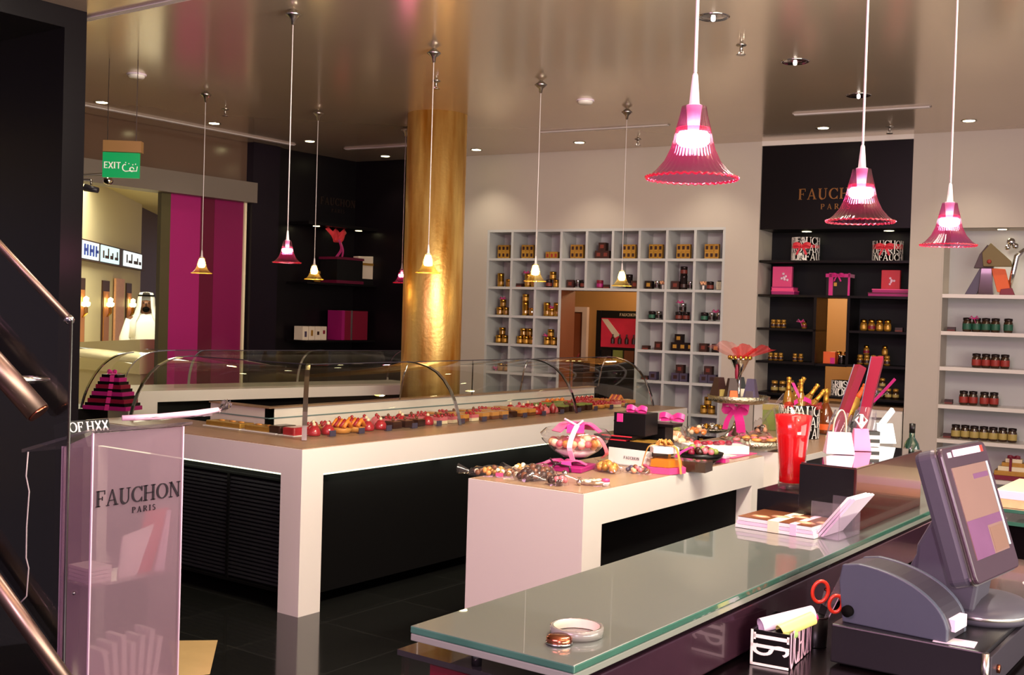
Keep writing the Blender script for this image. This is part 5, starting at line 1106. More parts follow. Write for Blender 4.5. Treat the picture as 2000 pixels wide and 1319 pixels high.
# white tray with printed card and black box stack
t = thing('white_lettered_tray', 'long white tray with small lettering behind the basket', 'tray', onped(1190, 892), math.radians(0)); p0 = onped(1188, 906); p1 = onped(1271, 917); dd = (p1-p0); t.location = p0; t.rotation_euler = (0, 0, math.atan2(dd.y, dd.x)); Lr = dd.length
obj('tray', box(box(B(), 0, Lr, 0, .006, 0, .085), 0, Lr, 0, .24, 0, .006), 'paper_white', t); obj('lettering', text_bm(B(), 'FAUCHON', .014, .001, Lr*.55, .035, .12, center=True), 'dark_letter', t, loc=(0, -.001, 0))
BX = onped(1230, 893)+Vector((-.02, .10, 0)); 
t = thing('black_presentation_case', 'large open black case beneath the black ribboned cube', 'case', BX, math.radians(4)); obj('case', box(B(), -.15, .16, -.13, .15, 0, .085), 'black_panel', t, bevel=.003); obj('pink_lining', box(B(), -.12, .0, -.132, -.05, .085, .092), 'red_card', t); obj('gold_lining', box(B(), .02, .15, -.12, .0, .085, .09), 'gold_card', t)
t = thing('black_slab_box', 'thin black box lid lying across the black case, lower one', 'box lid', BX+Vector((-.06, -.02, .095)), math.radians(4)); obj('lid', box(B(), -.13, .10, -.12, .12, 0, .016), 'black_panel', t); obj('pink_trim', box(B(), -.08, .1, -.124, -.12, .012, .018), 'red_card', t)
t = thing('black_slab_box', 'thin black box lid sticking out left behind the ribboned cube, upper one', 'box lid', BX+Vector((-.07, .175, .152)), math.radians(4)); obj('lid', box(B(), -.14, .22, -.06, .07, 0, .016), 'black_panel', t); obj('lid_rim', box(B(), -.142, .222, -.062, .072, .011, .017), 'dark_tin', t); obj('box_below', box(B(), -.09, .17, -.05, .06, -.152, 0), 'black_panel', t)
t = thing('black_ribboned_cube', 'tall black cube box with a hot pink bow and tag on top', 'gift box', BX+Vector((.0, .0, .1125)), math.radians(4)); obj('box', box(B(), -.10, .09, -.08, .08, 0, .12), 'black_panel', t, bevel=.002); big_bow(t, .135, .0, .06, 'hot_pink_ribbon', False); obj('tag', box(B(), -.08, -.045, -.084, -.08, .07, .115), 'hot_pink_ribbon', t)
# pink bow bag
t = thing('pink_bow_sweet_bag', 'clear bag of pastel macaroons with a hot pink bow, right of the black cube', 'bag of sweets', onped(1296, 872)+Vector((.02, .07, 0)), .2); sweets(t, heap(14, .06, .05, .10, .03), ['pistachio', 'cream_icing', 'peach'], .026, sq=(1, 1, .7)); sack(t, .09, .07, .13); big_bow(t, .165, -.02, .075, 'hot_pink_ribbon', False)
# hexagonal honey jar
t = thing('hexagonal_honey_jar', 'hexagonal honey jar with white lid tied in gold ribbon on a pink base', 'honey jar', onped(1287, 924)+Vector((0, .05, 0)), math.radians(12)); t.scale = (1.12, 1.12, 1.12)
obj('pink_base', lathe(B(), [(.098, 0), (.098, .026)], 6), 'pink_card', t); obj('glass_jar', lathe(B(), [(.090, .026), (.086, .062), (.064, .085)], 6, close=False), 'clear_glass', t); obj('honey', lathe(B(), [(.082, .028), (.078, .058), (.05, .062)], 6), 'honey', t); obj('white_lid', lathe(B(), [(.066, .085), (.066, .108), (.06, .112)], 6), 'paper_white', t)
b = B()
for a in (0, 2*PI/3, 4*PI/3): ribbon(b, [(0, 0, .116), (.064*math.cos(a-.5), .064*math.sin(a-.5), .115), (.088*math.cos(a-.5), .088*math.sin(a-.5), .07), (.103*math.cos(a-.5), .103*math.sin(a-.5), .002)], .012, (-math.sin(a-.5), math.cos(a-.5), 0))
for q in range(8): tube(b, [(0, 0, .118), (.025*math.cos(q*.8), .02*math.sin(q*.8), .138), (.04*math.cos(q*.8+.3), .032*math.sin(q*.8+.3), .122), (0, 0, .118)], .005, 6)
obj('gold_ribbon', b, 'caramel', t)
o = obj('olive_flat_box', box(B(), -.08, .10, -.05, .07, 0, .05), 'jar_dark', loc=onped(1338, 921)+Vector((-.0, .04, 0)), rz=.15); tag(o, 'flat olive box tucked behind the honey jar', 'box')
t = thing('black_sweet_bowl', 'dark bowl of sweets with a hot pink ribbon at the table edge', 'sweet bowl', onped(1358, 908)+Vector((-.02, .09, 0)), 0)
b = B(); lathe(b, [(.07, 0), (.115, .03), (.125, .055), (.115, .05), (.0, .03)], 24, close=False); obj('bowl', b, 'black_panel', t); sweets(t, heap(18, .085, .085, .03, .055), ['pistachio', 'rose_icing', 'choc_dark', 'crimson'], .018); b = B(); ribbon(b, [(-.02, -.05, .085), (-.06, -.12, .05), (-.08, -.13, .0)], .022, (1, .3, 0)); obj('pink_ribbon', b, 'hot_pink_ribbon', t)
t = thing('pink_paper_sheet', 'pink paper sheet under the white box at the table edge', 'paper', onped(1430, 890)+Vector((-.05, .02, 0)), 0); obj('sheet', box(B(), -.13, .12, -.16, .16, 0, .004), 'pink_card', t); obj('cream_print', box(B(), .0, .09, -.12, -.04, .004, .0045), 'cream_icing', t)
t = thing('white_red_box', 'flat white box with red wrapped sweets on the far end of the table', 'box', onped(1402, 891)+Vector((-.05, .08, .005)), math.radians(48)); obj('box', box(B(), -.17, .17, -.07, .10, 0, .045), 'paper_white', t, bevel=.003); sweets(t, [(-.11+.036*i, .01*(-1)**i, .055) for i in range(6)], ['red_card', 'crimson'], .02, sq=(1.3, 1, .7)); obj('clear_lid', box(B(), -.02, .14, -.06, .09, .043, .06), 'acrylic_clear', t)
t = thing('silver_bauble_dish', 'silver rimmed dish of dragees at the back edge of the sweets table', 'dish', onped(1392, 848)+Vector((-.04, .07, 0)), 0); b = B(); lathe(b, [(.05, 0), (.10, .014), (.12, .03), (.112, .03), (.0, .012)], 32, flute=16, famp=.02, close=False); obj('dish', b, 'silver_mesh', t); sweets(t, heap(20, .08, .08, .02, .035), ['silver', 'gold_metal'], .016)
t = thing('small_pink_box', 'small pink box at the table edge beside the sweets bowl', 'gift box', onped(1402, 905)+Vector((-.0, .05, 0)), .1); obj('box', box(B(), -.03, .03, -.03, .03, 0, .03), 'hot_pink_ribbon', t); obj('lid', box(B(), -.032, .032, -.032, .032, .024, .034), 'pale_pink', t)
# ---------------- second table goods
t = thing('silver_cake_stand', 'tall silver cake stand with a hot pink bow on its stem', 'cake stand', onped(1440, 858), 0)
Z = 0
b = B(); lathe(b, [(.10, 0), (.11, .008), (.085, .02), (.05, .06), (.028, .09), (.022, .14), (.035, .16), (.02, .18), (.02, .20), (.04, .215), (.03, .222)], 28, close=True); obj('stem', b, 'silver', t)
b = B(); lathe(b, [(.03, .222), (.14, .228), (.185, .242), (.195, .277), (.186, .277), (.17, .25), (.0, .244)], 48, flute=24, famp=.02, close=False); obj('plate', b, 'silver_mesh', t)
b = B()
for sg in (1, -1):
    ribbon(b, [(0, -.03, .20), (sg*.045, -.05, .235), (sg*.09, -.045, .21), (sg*.07, -.04, .18), (0, -.032, .19)], .05, (0, .3, 1), .0015)
ribbon(b, [(.0, -.035, .2), (-.04, -.06, .13), (-.065, -.05, .06)], .035, (1, .1, 0)); ribbon(b, [(.0, -.035, .2), (.04, -.06, .12), (.05, -.05, .03)], .06, (1, .1, 0)); obj('pink_bow', b, 'hot_pink_ribbon', t)
CS = onped(1440, 858)
for i, (dx, dy, mt, lm, rz, l) in enumerate(((-.10, -.06, 'dark_brown', 'label_yellow', .5, 'dark pyramid box with yellow label, left on the silver cake stand'), (.0, -.10, 'dark_brown', 'orange', .1, 'dark pyramid box with orange label, front of the silver cake stand'), (.09, -.03, 'tag_slate', 'steel', -.5, 'slate pyramid box, right on the silver cake stand'), (-.05, .115, 'black_panel', 'label_cream', .2, 'black pyramid box at the back of the silver cake stand'))):
    t = thing('pyramid_box', l, 'box', CS+Vector((dx*1.08, dy*1.08, .2535)), rz+math.radians(36)); b = B(); lathe(b, [(.062, 0), (.030, .135)], 4); obj('box', b, mt, t, rz=PI/4); obj('label', prism(B(), [(-.028, .01), (.028, .01), (.022, .06), (-.022, .06)], -.046, -.030), lm, t)
t = thing('silver_goblet', 'silver goblet of red tulle standing on top of the cake stand', 'goblet', CS+Vector((.0, .0, .246)), 0); t.scale = (1, 1, 1.2)
b = B(); lathe(b, [(.04, 0), (.042, .005), (.012, .02), (.01, .12), (.016, .14), (.03, .16), (.062, .215), (.068, .225), (.060, .22), (.0, .165)], 24, close=False); obj('cup', b, 'silver', t)
b = B(); [ball(b, (.066*math.cos(q*.52), .066*math.sin(q*.52), .226), .013, 0, 1) for q in range(12)]; obj('beaded_rim', b, 'gold_metal', t)
b = B(); ball(b, (.005, -.055, .15), .02, 0, 2, (.6, .4, 2.2)); obj('red_drop', b, 'crimson', t)
t = thing('red_tulle_spray', 'spray of red and pink tulle bursting out of the silver goblet', 'tulle', CS+Vector((0, 0, .52)), math.radians(36))
for nm, mt, lean, wid, ht in (('pink_tulle', 'tulle_pink', -.09, .10, .125), ('red_tulle', 'tulle_red', .03, .07, .11), ('crimson_tulle', 'tulle_red', .15, .06, .105)):
    b = B(); g = []
    for i in range(8):
        f = i/7
        g.append([(lean*f+(j/12-.5)*2*(.015+wid*f), .03*math.sin(j*1.25+i*.4)*f+.01, -.02+ht*f*(1-.35*abs(j-6)/6)+.006*math.sin(j*1.7)*f) for j in range(13)])
    sheet(b, g); obj(nm, b, mt, t)
t = thing('silver_mesh_tray', 'low silver mesh tray of biscuits on the near edge of the champagne table', 'tray', onped(1492, 884)+Vector((-.1, .12, 0)), 0)
b = B(); lathe(b, [(.12, 0), (.17, .02), (.185, .055), (.178, .055), (.16, .025), (.0, .012)], 40, flute=20, famp=.02, close=False); obj('tray', b, 'silver_mesh', t); sweets(t, heap(22, .13, .13, .02, .055), ['choc_milk', 'caramel', 'rose_icing'], .022, sq=(1.4, 1, .5)); sack(t, .14, .12, .10)
t = thing('ribbon_tied_sweet_bag', 'tall clear bag twisted shut beside the cake stand', 'bag of sweets', onped(1478, 848)+Vector((.02, .02, 0)), .3); sack(t, .06, .05, .1); b = B(); g = [[(i*.035, math.sin(j)*.03*(1 if i != 2 else .3), .08+i*.045+math.cos(j)*.022*(1 if i != 2 else .3)) for j in range(8)] for i in range(5)]; sheet(b, g); obj('gathered_neck', b, 'acrylic_clear', t); sweets(t, heap(8, .04, .035, .05, .02), ['choc_dark', 'peach'], .018)
t = thing('yellow_green_box', 'yellow-green box standing behind the clear twisted bag', 'box', onped(1492, 842)+Vector((.0, .12, 0)), .4); obj('box', box(B(), -.06, .06, -.05, .05, 0, .17), 'pistachio', t); obj('lid', box(B(), -.062, .062, -.052, .052, .14, .172), 'label_yellow', t)
# champagne bucket
BK = onped(1562, 858)+Vector((-.05, .10, 0))
t = letter_cyl('lettered_champagne_bucket', .13, .215, BK, 'black and white lettered bucket full of champagne behind the red vase', 3, 'ice bucket', rz=math.radians(36))
def bottle(loc, lean, az, lab, name='champagne_bottle', body='bottle_green', foil='gold_foil', s=1., lbl='gold_card'):
    t = thing(name, lab, 'bottle', loc); t.rotation_euler = (Matrix.Rotation(az, 3, 'Z') @ Matrix.Rotation(lean, 3, 'Y')).to_euler(); t.scale = (s, s, s)
    obj('bottle_body', lathe(B(), [(.0, 0), (.040, .002), (.042, .02), (.042, .15), (.036, .185), (.02, .225), (.0165, .24)], 24), body, t)
    obj('foil_neck', lathe(B(), [(.0215, .222), (.0175, .245), (.0160, .285), (.018, .288), (.018, .298), (.0145, .306), (.019, .312), (.0195, .328), (.0, .334)], 20), foil, t)
    obj('label', lathe(B(), [(.0424, .05), (.0424, .12)], 24, close=False), lbl, t)
    return t
RV, DV = Vector((.809, .586, 0)), Vector((-.586, .81, 0))
for r_, d_, z_, ln, az, l in ((-.085, -.045, .13, .0, .6, 'gold-foiled champagne bottle standing upright, left in the bucket'), (-.015, -.088, .12, .0, .7, 'gold-foiled champagne bottle standing upright, right of the first in the bucket'), (-.05, .10, .145, .40, .627, 'gold-foiled champagne bottle leaning right, inner one in the bucket'), (-.02, .035, .13, .60, .627, 'gold-foiled champagne bottle leaning far right, upper one in the bucket'), (-.01, -.033, .105, .66, .627, 'gold-foiled champagne bottle leaning far right, lower one in the bucket')):
    bottle(BK+RV*r_+DV*d_+Vector((0, 0, z_)), ln, az, l, body='jar_amber', s=.80)
b = B(); t = thing('pink_ribbon_spray', 'magenta ribbon and red tissue tucked into the champagne bucket', 'ribbon', BK+Vector((0, 0, .2)), math.radians(36)); ribbon(b, [(-.06, -.1, .03), (-.01, -.115, .06), (.05, -.10, .04)], .03, (0, .3, 1)); ribbon(b, [(-.02, -.11, .05), (-.05, -.11, .11), (-.07, -.09, .16)], .02, (1, 0, 0)); obj('ribbon', b, 'hot_pink_ribbon', t)
b = B(); g = [[(-.12+.027*j, -.10+.02*math.sin(j*2+i), -.01+i*.014+.01*math.sin(j*1.6)) for j in range(10)] for i in range(4)]; sheet(b, g); obj('red_tissue', b, 'tulle_red', t)
CG = onped(1611, 848)
t = thing('cognac_bottle', 'dark amber bottle with gold top and orange label beside the champagne bucket', 'bottle', CG, math.radians(36))
obj('bottle_body', lathe(B(), [(.0, 0), (.052, .003), (.056, .02), (.056, .10), (.05, .14), (.026, .195), (.018, .215)], 28), 'cognac', t); obj('gold_top', lathe(B(), [(.0185, .2), (.018, .24), (.0165, .27), (.022, .28), (.020, .305), (0, .31)], 18), 'gold_foil', t); obj('label', lathe(B(), [(.0568, .03), (.0568, .07)], 28, close=False), 'orange', t)
bottle(CG+Vector((.05, .16, .055)), .55, .75, 'gold and orange wrapped bottle leaning right behind the cognac', 'wrapped_bottle', 'gold_card', 'orange', 1.0, 'gold_foil')
t = thing('pink_ribboned_bottle', 'bottle in clear wrap with long magenta ribbon leaning behind the red cones', 'bottle', CG+Vector((.06, .30, .035)), math.radians(40)); t.rotation_euler = (0, math.radians(38), math.radians(40)); obj('bottle_body', lathe(B(), [(.0, 0), (.04, .002), (.04, .18), (.015, .25), (.015, .32), (0, .325)], 18), 'bottle_green', t); b = B(); ribbon(b, [(-.10, -.045, -.02), (-.06, -.05, .1), (.0, -.05, .22), (.02, -.04, .36), (.03, -.03, .46)], .022, (1, .2, 0)); obj('ribbon', b, 'hot_pink_ribbon', t); obj('clear_wrap', lathe(B(), [(.05, .0), (.056, .12), (.03, .28), (.06, .36)], 18, flute=9, famp=.08, close=False), 'cellophane', t)
# ================================================================ SERVICE COUNTER
ZG = 1.0; GX0, GX1, GY0, GY1 = -1.508, -1.105, 1.755, 4.75
def service_counter():
    t = thing('service_counter', 'long service counter with thick green-edged glass top in the foreground', 'counter', (0, 0, 0))
    b = B(); box(b, GX0, GX1, GY0, GY1, ZG-.016, ZG)
    for f in b.faces: f.material_index = 0 if f.normal.z > .5 or True and abs(sum(v.co.z for v in f.verts)/4-ZG) < 1e-4 else 1
    obj('glass_top', b, ['frosted_top', 'glass_edge'], t, bevel=.003)
    obj('glass_underlayer', box(B(), GX0+.001, GX1-.001, GY0+.001, GY1, ZG-.031, ZG-.0163), 'glass_under', t, bevel=.002)
    obj('lower_glass', box(B(), -1.572, GX1-.03, 1.79, GY1, .918, .93), 'dark_glass', t)
    for i, (x, y) in enumerate(((GX0+.13, GY0+.06), (GX0+.32, GY0+.08), (GX0+.13, 2.6), (GX0+.32, 2.6), (GX0+.13, 3.3), (GX0+.32, 3.3))): obj('standoff', cyl(B(), .011, .93, .97, 16, (x, y)), 'chrome', t)
    obj('fascia', box(B(), GX1-.05, GX1-.025, GY0+.08, GY1, .83, .945), 'purple_fascia', t, bevel=.004)
    obj('worktop', box(B(), GX1-.05, -.05, 1.55, 4.36, .78, .82), 'black_wood', t); obj('carcass', box(B(), GX1-.045, -.1, 1.62, 4.34, .0, .78), 'black_matte', t)
    obj('display_case', box(box(B(), GX0+.02, GX1-.06, GY0+.30, GY1-.05, .05, .918), -1.565, GX1-.05, 1.80, GY1, 0, .05), 'black_panel', t)
    obj('case_plinth', box(B(), -1.55, GX1-.07, 1.82, GY0+.29, .05, .62), 'black_panel', t)
    obj('case_glass', box(box(box(B(), -1.568, -1.56, 1.80, GY0+.3, .05, .918), -1.568, GX1-.05, 1.80, 1.808, .05, .918), GX1-.058, GX1-.05, 1.81, GY0+.3, .05, .918), 'clear_glass', t)
service_counter()
t = thing('pink_display_box', 'pink box with pale card inside the glass end of the service counter', 'gift box', (-1.46, 1.90, .622), 0); obj('box', box(B(), -.07, .12, -.05, .07, 0, .30), 'crimson', t); obj('pale_card', prism(B(), [(-.03, .12), (.11, .12), (.11, .29), (.02, .26), (-.03, .24)], -.056, -.05), 'pale_pink', t)

# items on the glass
t = thing('tape_roll', 'ring of clear packing tape lying on the near end of the glass top', 'tape roll', at(1126, 1240, ZG), 0); b = B(); lathe(b, [(.048, 0), (.055, 0), (.055, .018), (.048, .018), (.048, 0)], 40, close=False); obj('tape_ring', b, 'tape', t); b = B(); lathe(b, [(.0475, 0.0), (.0475, .018)], 40, close=False); obj('inner_core', b, 'label_cream', t)
t = thing('copper_tin', 'small coppery tin in front of the tape ring on the glass top', 'tin', at(1092, 1258, ZG), 0); obj('tin', lathe(B(), [(.024, 0), (.026, .002), (.026, .012), (.02, .016), (0, .0165)], 28), 'copper', t); obj('foot_ring', lathe(B(), [(.026, 0), (.0275, .001), (.0275, .003), (.026, .004)], 28, close=False), 'chrome', t)
mp0, mp1, mp2 = at(1436, 1030, ZG), at(1590, 1054, ZG), at(1474, 1004, ZG)
d1 = (mp1-mp0); a = math.atan2(d1.y, d1.x); wl = d1.length
t = thing('catalogue_stack', 'stack of catalogues with brown food cover on the glass top', 'catalogues', (mp0.x, mp0.y, ZG), a)
for i in range(3): obj('catalogue', box(B(), .004*i, wl-.004*i, 0, .2, i*.0115, i*.0115+.0105), ('paper_white', 'paper_lilac', 'paper_white')[i], t)
b = B(); box(b, .008, wl-.008, .0, .2, .0345, .0355); obj('cover', b, 'choc_milk', t); b = B(); [ball(b, (.06+.05*q, .05+.06*(q % 3)*.7, .0355), .026, 0, 1, (1.5, 1, .06)) for q in range(5)]; obj('cover_print', b, 'peach', t)
obj('paper_band', box(B(), wl*.42, wl*.56, -.002, .201, -.0, .036), 'paper_cream', t); obj('paper_band', box(B(), wl*.70, wl*.78, -.002, .201, -.0, .036), 'pale_pink', t)
c0, c1, c2 = at(1593, 1051, ZG), at(1638, 1058, ZG), at(1679, 1044, ZG)
d1 = c2-c1; a = math.atan2(d1.y, d1.x); wl = d1.length
t = thing('leaflet_holder', 'clear acrylic holder with slanting white leaflets on the glass top', 'leaflet holder', (c1.x, c1.y, ZG), a)
dp = .09
obj('acrylic_case', box(box(box(box(B(), 0, wl, 0, .003, 0, .075), 0, .003, 0, dp, 0, .11), wl-.003, wl, 0, dp, 0, .11), 0, wl, 0, dp, 0, .003), 'acrylic_clear', t)
for i in range(3): obj('leaflet', prism(B(), [(dp-.006-i*.012, .004), (dp-.014-i*.012, .004), (-.025-i*.01, .128), (-.018-i*.01, .132)], .006, wl-.006, 'x'), 'paper_lilac' if i else 'paper_white', t)
# dark wood block and what stands on it
t = thing('stepped_wood_block', 'dark brown polished wooden block on the glass counter carrying small handbags', 'display block', (0, 0, 0))
obj('tall_block', box(B(), -1.345, -1.162, 3.46, 4.16, ZG, 1.2), 'brown_wood', t, bevel=.002); obj('low_step', box(B(), -1.49, -1.346, 3.46, 4.16, ZG, 1.10), 'black_wood', t, bevel=.002); obj('front_face', box(B(), -1.345, -1.17, 3.455, 3.46, ZG, 1.198), 'black_wood', t); obj('top_gloss', box(B(), -1.343, -1.164, 3.462, 4.158, 1.2, 1.203), 'dark_glass', t)
V = Vector((-1.41, 3.55, 1.10))
t = thing('red_glass_vase', 'tall flared glass vase of bright red liquid on the low black step', 'vase', V)
b = B(); lathe(b, [(.040, 0), (.043, .004), (.0445, .09), (.052, .17), (.066, .262), (.064, .262), (.050, .17), (.0425, .09), (.040, .016), (0, .016)], 40); obj('glass_wall', b, 'clear_glass', t)
obj('red_filling', lathe(B(), [(.0, .022), (.0405, .022), (.0418, .09), (.0493, .17), (.061, .243), (0, .245)], 40), 'red_glass', t)
obj('clear_foot', lathe(B(), [(.041, .002), (.0415, .018)], 40, close=False), 'acrylic_clear', t); obj('candle_glow', lathe(B(), [(0, .02), (.004, .03), (.0045, .05), (.002, .062), (0, .066)], 12), 'flame_white', t, loc=(.026, -.032, 0)) if False else None
def handbag(loc, rz, w, d, h, mt, lab, handle, hm, top=.6):
    t = thing('mini_handbag', lab, 'handbag', loc, rz)
    b = B(); vs = [b.verts.new(p) for p in ((-w, -d, 0), (w, -d, 0), (w, d, 0), (-w, d, 0), (-w*.80, -d*.25, h), (w*.80, -d*.25, h), (w*.80, d*.25, h), (-w*.80, d*.25, h))]
    for f in ((3, 2, 1, 0), (4, 5, 6, 7), (0, 1, 5, 4), (1, 2, 6, 5), (2, 3, 7, 6), (3, 0, 4, 7)): b.faces.new([vs[i] for i in f])
    obj('bag_body', b, mt, t, bevel=.002)
    if handle == 'loop':
        b = B(); ribbon(b, [(-w*.45, 0, h-.004), (-w*.40, -.004, h+.035), (-w*.1, -.006, h+.072), (w*.2, -.006, h+.074), (w*.42, -.002, h+.04), (w*.45, 0, h-.004)], .012, (0, 1, 0)); obj('handle', b, hm, t)
    elif handle == 'bow':
        b = B(); [tube(b, [(0, 0, h), (s*.02, 0, h+.03), (s*.004, 0, h+.05), (0, 0, h)], .006, 6, flat=(1.6, .5)) for s in (1, -1)]; ball(b, (0, -.006, h+.02), .009); obj('handle', b, hm, t)
    else:
        b = B(); prism(b, [(-w*.5, h), (w*.1, h+.0), (w*.95, h+.045), (w*.7, h+.06)], -d*.4, d*.4); obj('flap', b, hm, t, bevel=.002)
    return t
handbag(at(1638, 887, 1.203), math.radians(33), .049, .028, .074, 'pale_pink', 'pale pink trapezoid mini handbag with tall cream handle, nearest on the wood block', 'loop', 'paper_cream')
handbag(at(1679, 882, 1.203)+Vector((-.005, .02, 0)), math.radians(38), .032, .026, .078, 'pink_bag', 'bright pink mini handbag with white bow, second on the wood block', 'bow', 'paper_white')
handbag(at(1726, 866, 1.203), math.radians(38), .038, .030, .075, 'ice_blue', 'pale blue white mini handbag with folded flap, farthest on the wood block', 'flap', 'ice_blue')
t = thing('striped_napkin_box', 'tiny black and white striped box between the pink and pale blue bags', 'box', at(1699, 873, 1.203)+Vector((0, .01, 0)), math.radians(36))
for i in range(4): obj('stripe', box(B(), -.026, .026, -.02, .02, i*.014, i*.014+.014), 'paper_white' if i % 2 == 0 else 'black_panel', t)
def cone(b0, b1, r0, lab, name='red_bottle_sleeve'):
    t = thing(name, lab, 'gift sleeve', b0); ax = (Vector(b1)-Vector(b0)); L = ax.length; q = ax.to_track_quat('Z', 'Y'); t.rotation_euler = (q @ Matrix.Rotation(math.radians(20), 3, 'Z').to_quaternion()).to_euler()
    b = B(); prism(b, [(-.006, .0), (.006, .0), (r0, L), (-r0, L)], -.004, .004) if False else lathe(b, [(r0*.75, 0), (r0, L*.98), (r0*.95, L)], 3); obj('sleeve', b, 'crimson', t)
    obj('lilac_edge', tube(B(), [(r0*.76, 0, 0), (r0*1.01, 0, L)], .0022, 6), 'tag_slate', t)
    b = B(); lathe(b, [(r0*1.1, .0), (r0*1.3, L*.22), (r0*1.15, L*.38)], 14, flute=7, famp=.12, close=False); obj('clear_wrap', b, 'acrylic_clear', t)
def vpt(px, py, D): return far(px, py, D)
cone(at(1686, 872, 1.203)+Vector((-.035, .06, .003)), vpt(1718, 700, 4.3), .031, 'taller crimson three-sided gift sleeve leaning behind the handbags')
cone(at(1650, 871, 1.203)+Vector((-.07, .075, .003)), vpt(1680, 715, 4.25), .027, 'shorter crimson three-sided gift sleeve leaning behind the handbags')
t = thing('green_wine_bottle', 'dark green glass bottle at the far end of the wood block', 'bottle', at(1777, 966, ZG), 0); t.scale = (.9, .9, .88)
obj('bottle_body', lathe(B(), [(0, 0), (.036, .002), (.038, .02), (.038, .185), (.028, .225), (.0125, .25), (.0115, .29)], 24), 'bottle_green', t); obj('neck_cap', lathe(B(), [(.0125, .27), (.0128, .31), (.0, .312)], 16), 'black_panel', t); obj('label', lathe(B(), [(.0385, .12), (.0385, .18)], 24, close=False), 'label_green', t)
# ---------------- till: drawer, terminal, printer
ZW = .82
t = thing('cash_drawer', 'black cash drawer with keyhole under the till terminal', 'cash drawer', (-.59, 2.665, ZW), math.radians(0))
obj('case', box(B(), -.355, 0, .0, .46, .006, .1), 'drawer_black', t, bevel=.004); obj('drawer_front', box(B(), -.0, .012, .01, .45, .012, .09), 'pos_dark', t, bevel=.002); obj('corner_trim', cyl(B(), .009, .01, .098, 14, (0, .004)), 'steel', t)
b = B(); lathe(b, [(.010, 0), (.010, .006), (.006, .007), (0, .006)], 16); obj('key_lock', b, 'copper', t, loc=(.012, .07, .05), rot=(0, PI/2, 0)); obj('rear_feet', box(box(B(), -.34, -.30, .03, .06, 0, .006), -.05, -.02, .03, .06, 0, .006), 'black_matte', t)
ZR = ZW+.1
wdv = Vector((.0995, .995, 0))
SO = Vector((-.703, 2.633, 1.372)); SB = Vector((-.606, 2.623, 1.074)); hv = (SO-SB); HL = hv.length; hv.normalize(); nv = wdv.cross(hv).normalized()   # nv: out of the screen
WL = .292
t = thing('till_terminal', 'grey touch-screen till terminal tilted back on the cash drawer', 'till', (-.72, 2.93, ZR), 0)
MT = Matrix((( wdv.x, hv.x, nv.x, SB.x-t.location.x), (wdv.y, hv.y, nv.y, SB.y-t.location.y), (wdv.z, hv.z, nv.z, SB.z-t.location.z), (0, 0, 0, 1)))
def mon(nm, b, mt, **k):
    o = obj(nm, b, mt, t, **k); o.matrix_local = MT; return o
def rr(x0, x1, y0, y1, r, n=5):
    pts = []
    for cx, cy, a in ((x1-r, y1-r, 0), (x0+r, y1-r, 90), (x0+r, y0+r, 180), (x1-r, y0+r, 270)): pts += [(cx+r*math.cos(math.radians(a+90*i/n)), cy+r*math.sin(math.radians(a+90*i/n))) for i in range(n+1)]
    return pts
mon('rear_shell', prism(B(), rr(0, WL, 0, HL, .02), -.062, -.006, 'z'), 'pos_grey', bevel=.014)
b = B(); prism(b, rr(.002, WL-.002, .002, HL-.002, .018), -.006, .006, 'z'); mon('bezel', b, 'pos_bezel', bevel=.004)
mon('seam_trim', prism(B(), rr(-.002, WL+.002, -.002, HL+.002, .021), -.009, -.005, 'z'), 'steel')
scr = mon('screen', box(B(), .034, WL-.040, .052, HL-.050, .0055, .0075), 'screen_face')
obj('screen_band', box(B(), .034, WL-.04, .118, .140, .0075, .008), 'screen_violet', scr); obj('screen_violet_field', box(B(), .034, .15, .052, .118, .0075, .008), 'screen_violet', scr); obj('screen_tan_field', box(B(), .16, WL-.042, .056, .112, .0075, .0081), 'screen_tan', scr); obj('screen_header', box(B(), .15, WL-.045, HL-.085, HL-.073, .0075, .008), 'screen_violet', scr)
mon('side_bar', box(B(), WL-.034, WL-.026, .06, HL-.05, .006, .008), 'ice_blue'); mon('pale_sticker', box(B(), .068, WL-.05, HL-.026, HL-.010, .006, .0072), 'pale_pink'); mon('small_sticker', box(B(), .034, .055, HL-.026, HL-.014, .006, .0072), 'paper_lilac'); mon('red_sticker', box(B(), WL-.05, WL-.03, HL-.026, HL-.010, .006, .0072), 'label_red')
b = B(); lathe(b, [(.115, 0), (.12, .008), (.118, .03), (.10, .045), (.06, .055), (0, .056)], 40); 
for v in b.verts: v.co.y *= 1.15
obj('base', b, 'pos_grey', t, loc=(.04, .085, 0))
b = B(); lathe(b, [(.1195, .010), (.1205, .014), (.1195, .018)], 40, close=False)
for v in b.verts: v.co.y *= 1.15
obj('base_seam', b, 'steel', t, loc=(.04, .085, .004))
b = prism(B(), [(-.10, .03), (.05, .03), (.06, .10), (.02, .20), (-.05, .26), (-.09, .18)], -.05, .10); obj('neck', b, 'pos_grey', t, loc=(-.0, .0, .0), bevel=.01)
obj('neck_flank', prism(B(), [(-.15, .03), (-.09, .03), (-.05, .15), (-.085, .17)], -.045, .09), 'pos_grey', t, bevel=.006)
b = B(); tube(b, [(.13, .12, .09), (.145, .2, .05), (.17, .27, .04), (.2, .34, .06), (.24, .45, .07)], .0035, 8); o = obj('white_cable', b, 'wire_white', t)
t = thing('receipt_printer', 'blue-grey receipt printer with quarter-round side beside the till', 'printer', (-.93, 2.70, ZR), math.radians(-4))
pr = [(0, 0), (.252, 0), (.252, .03)]+[(.252-.0-.232+.232*math.cos(math.radians(a)), .02+.128*math.sin(math.radians(a))) for a in range(8, 91, 6)]+[(-.005, .14), (-.012, .10)]
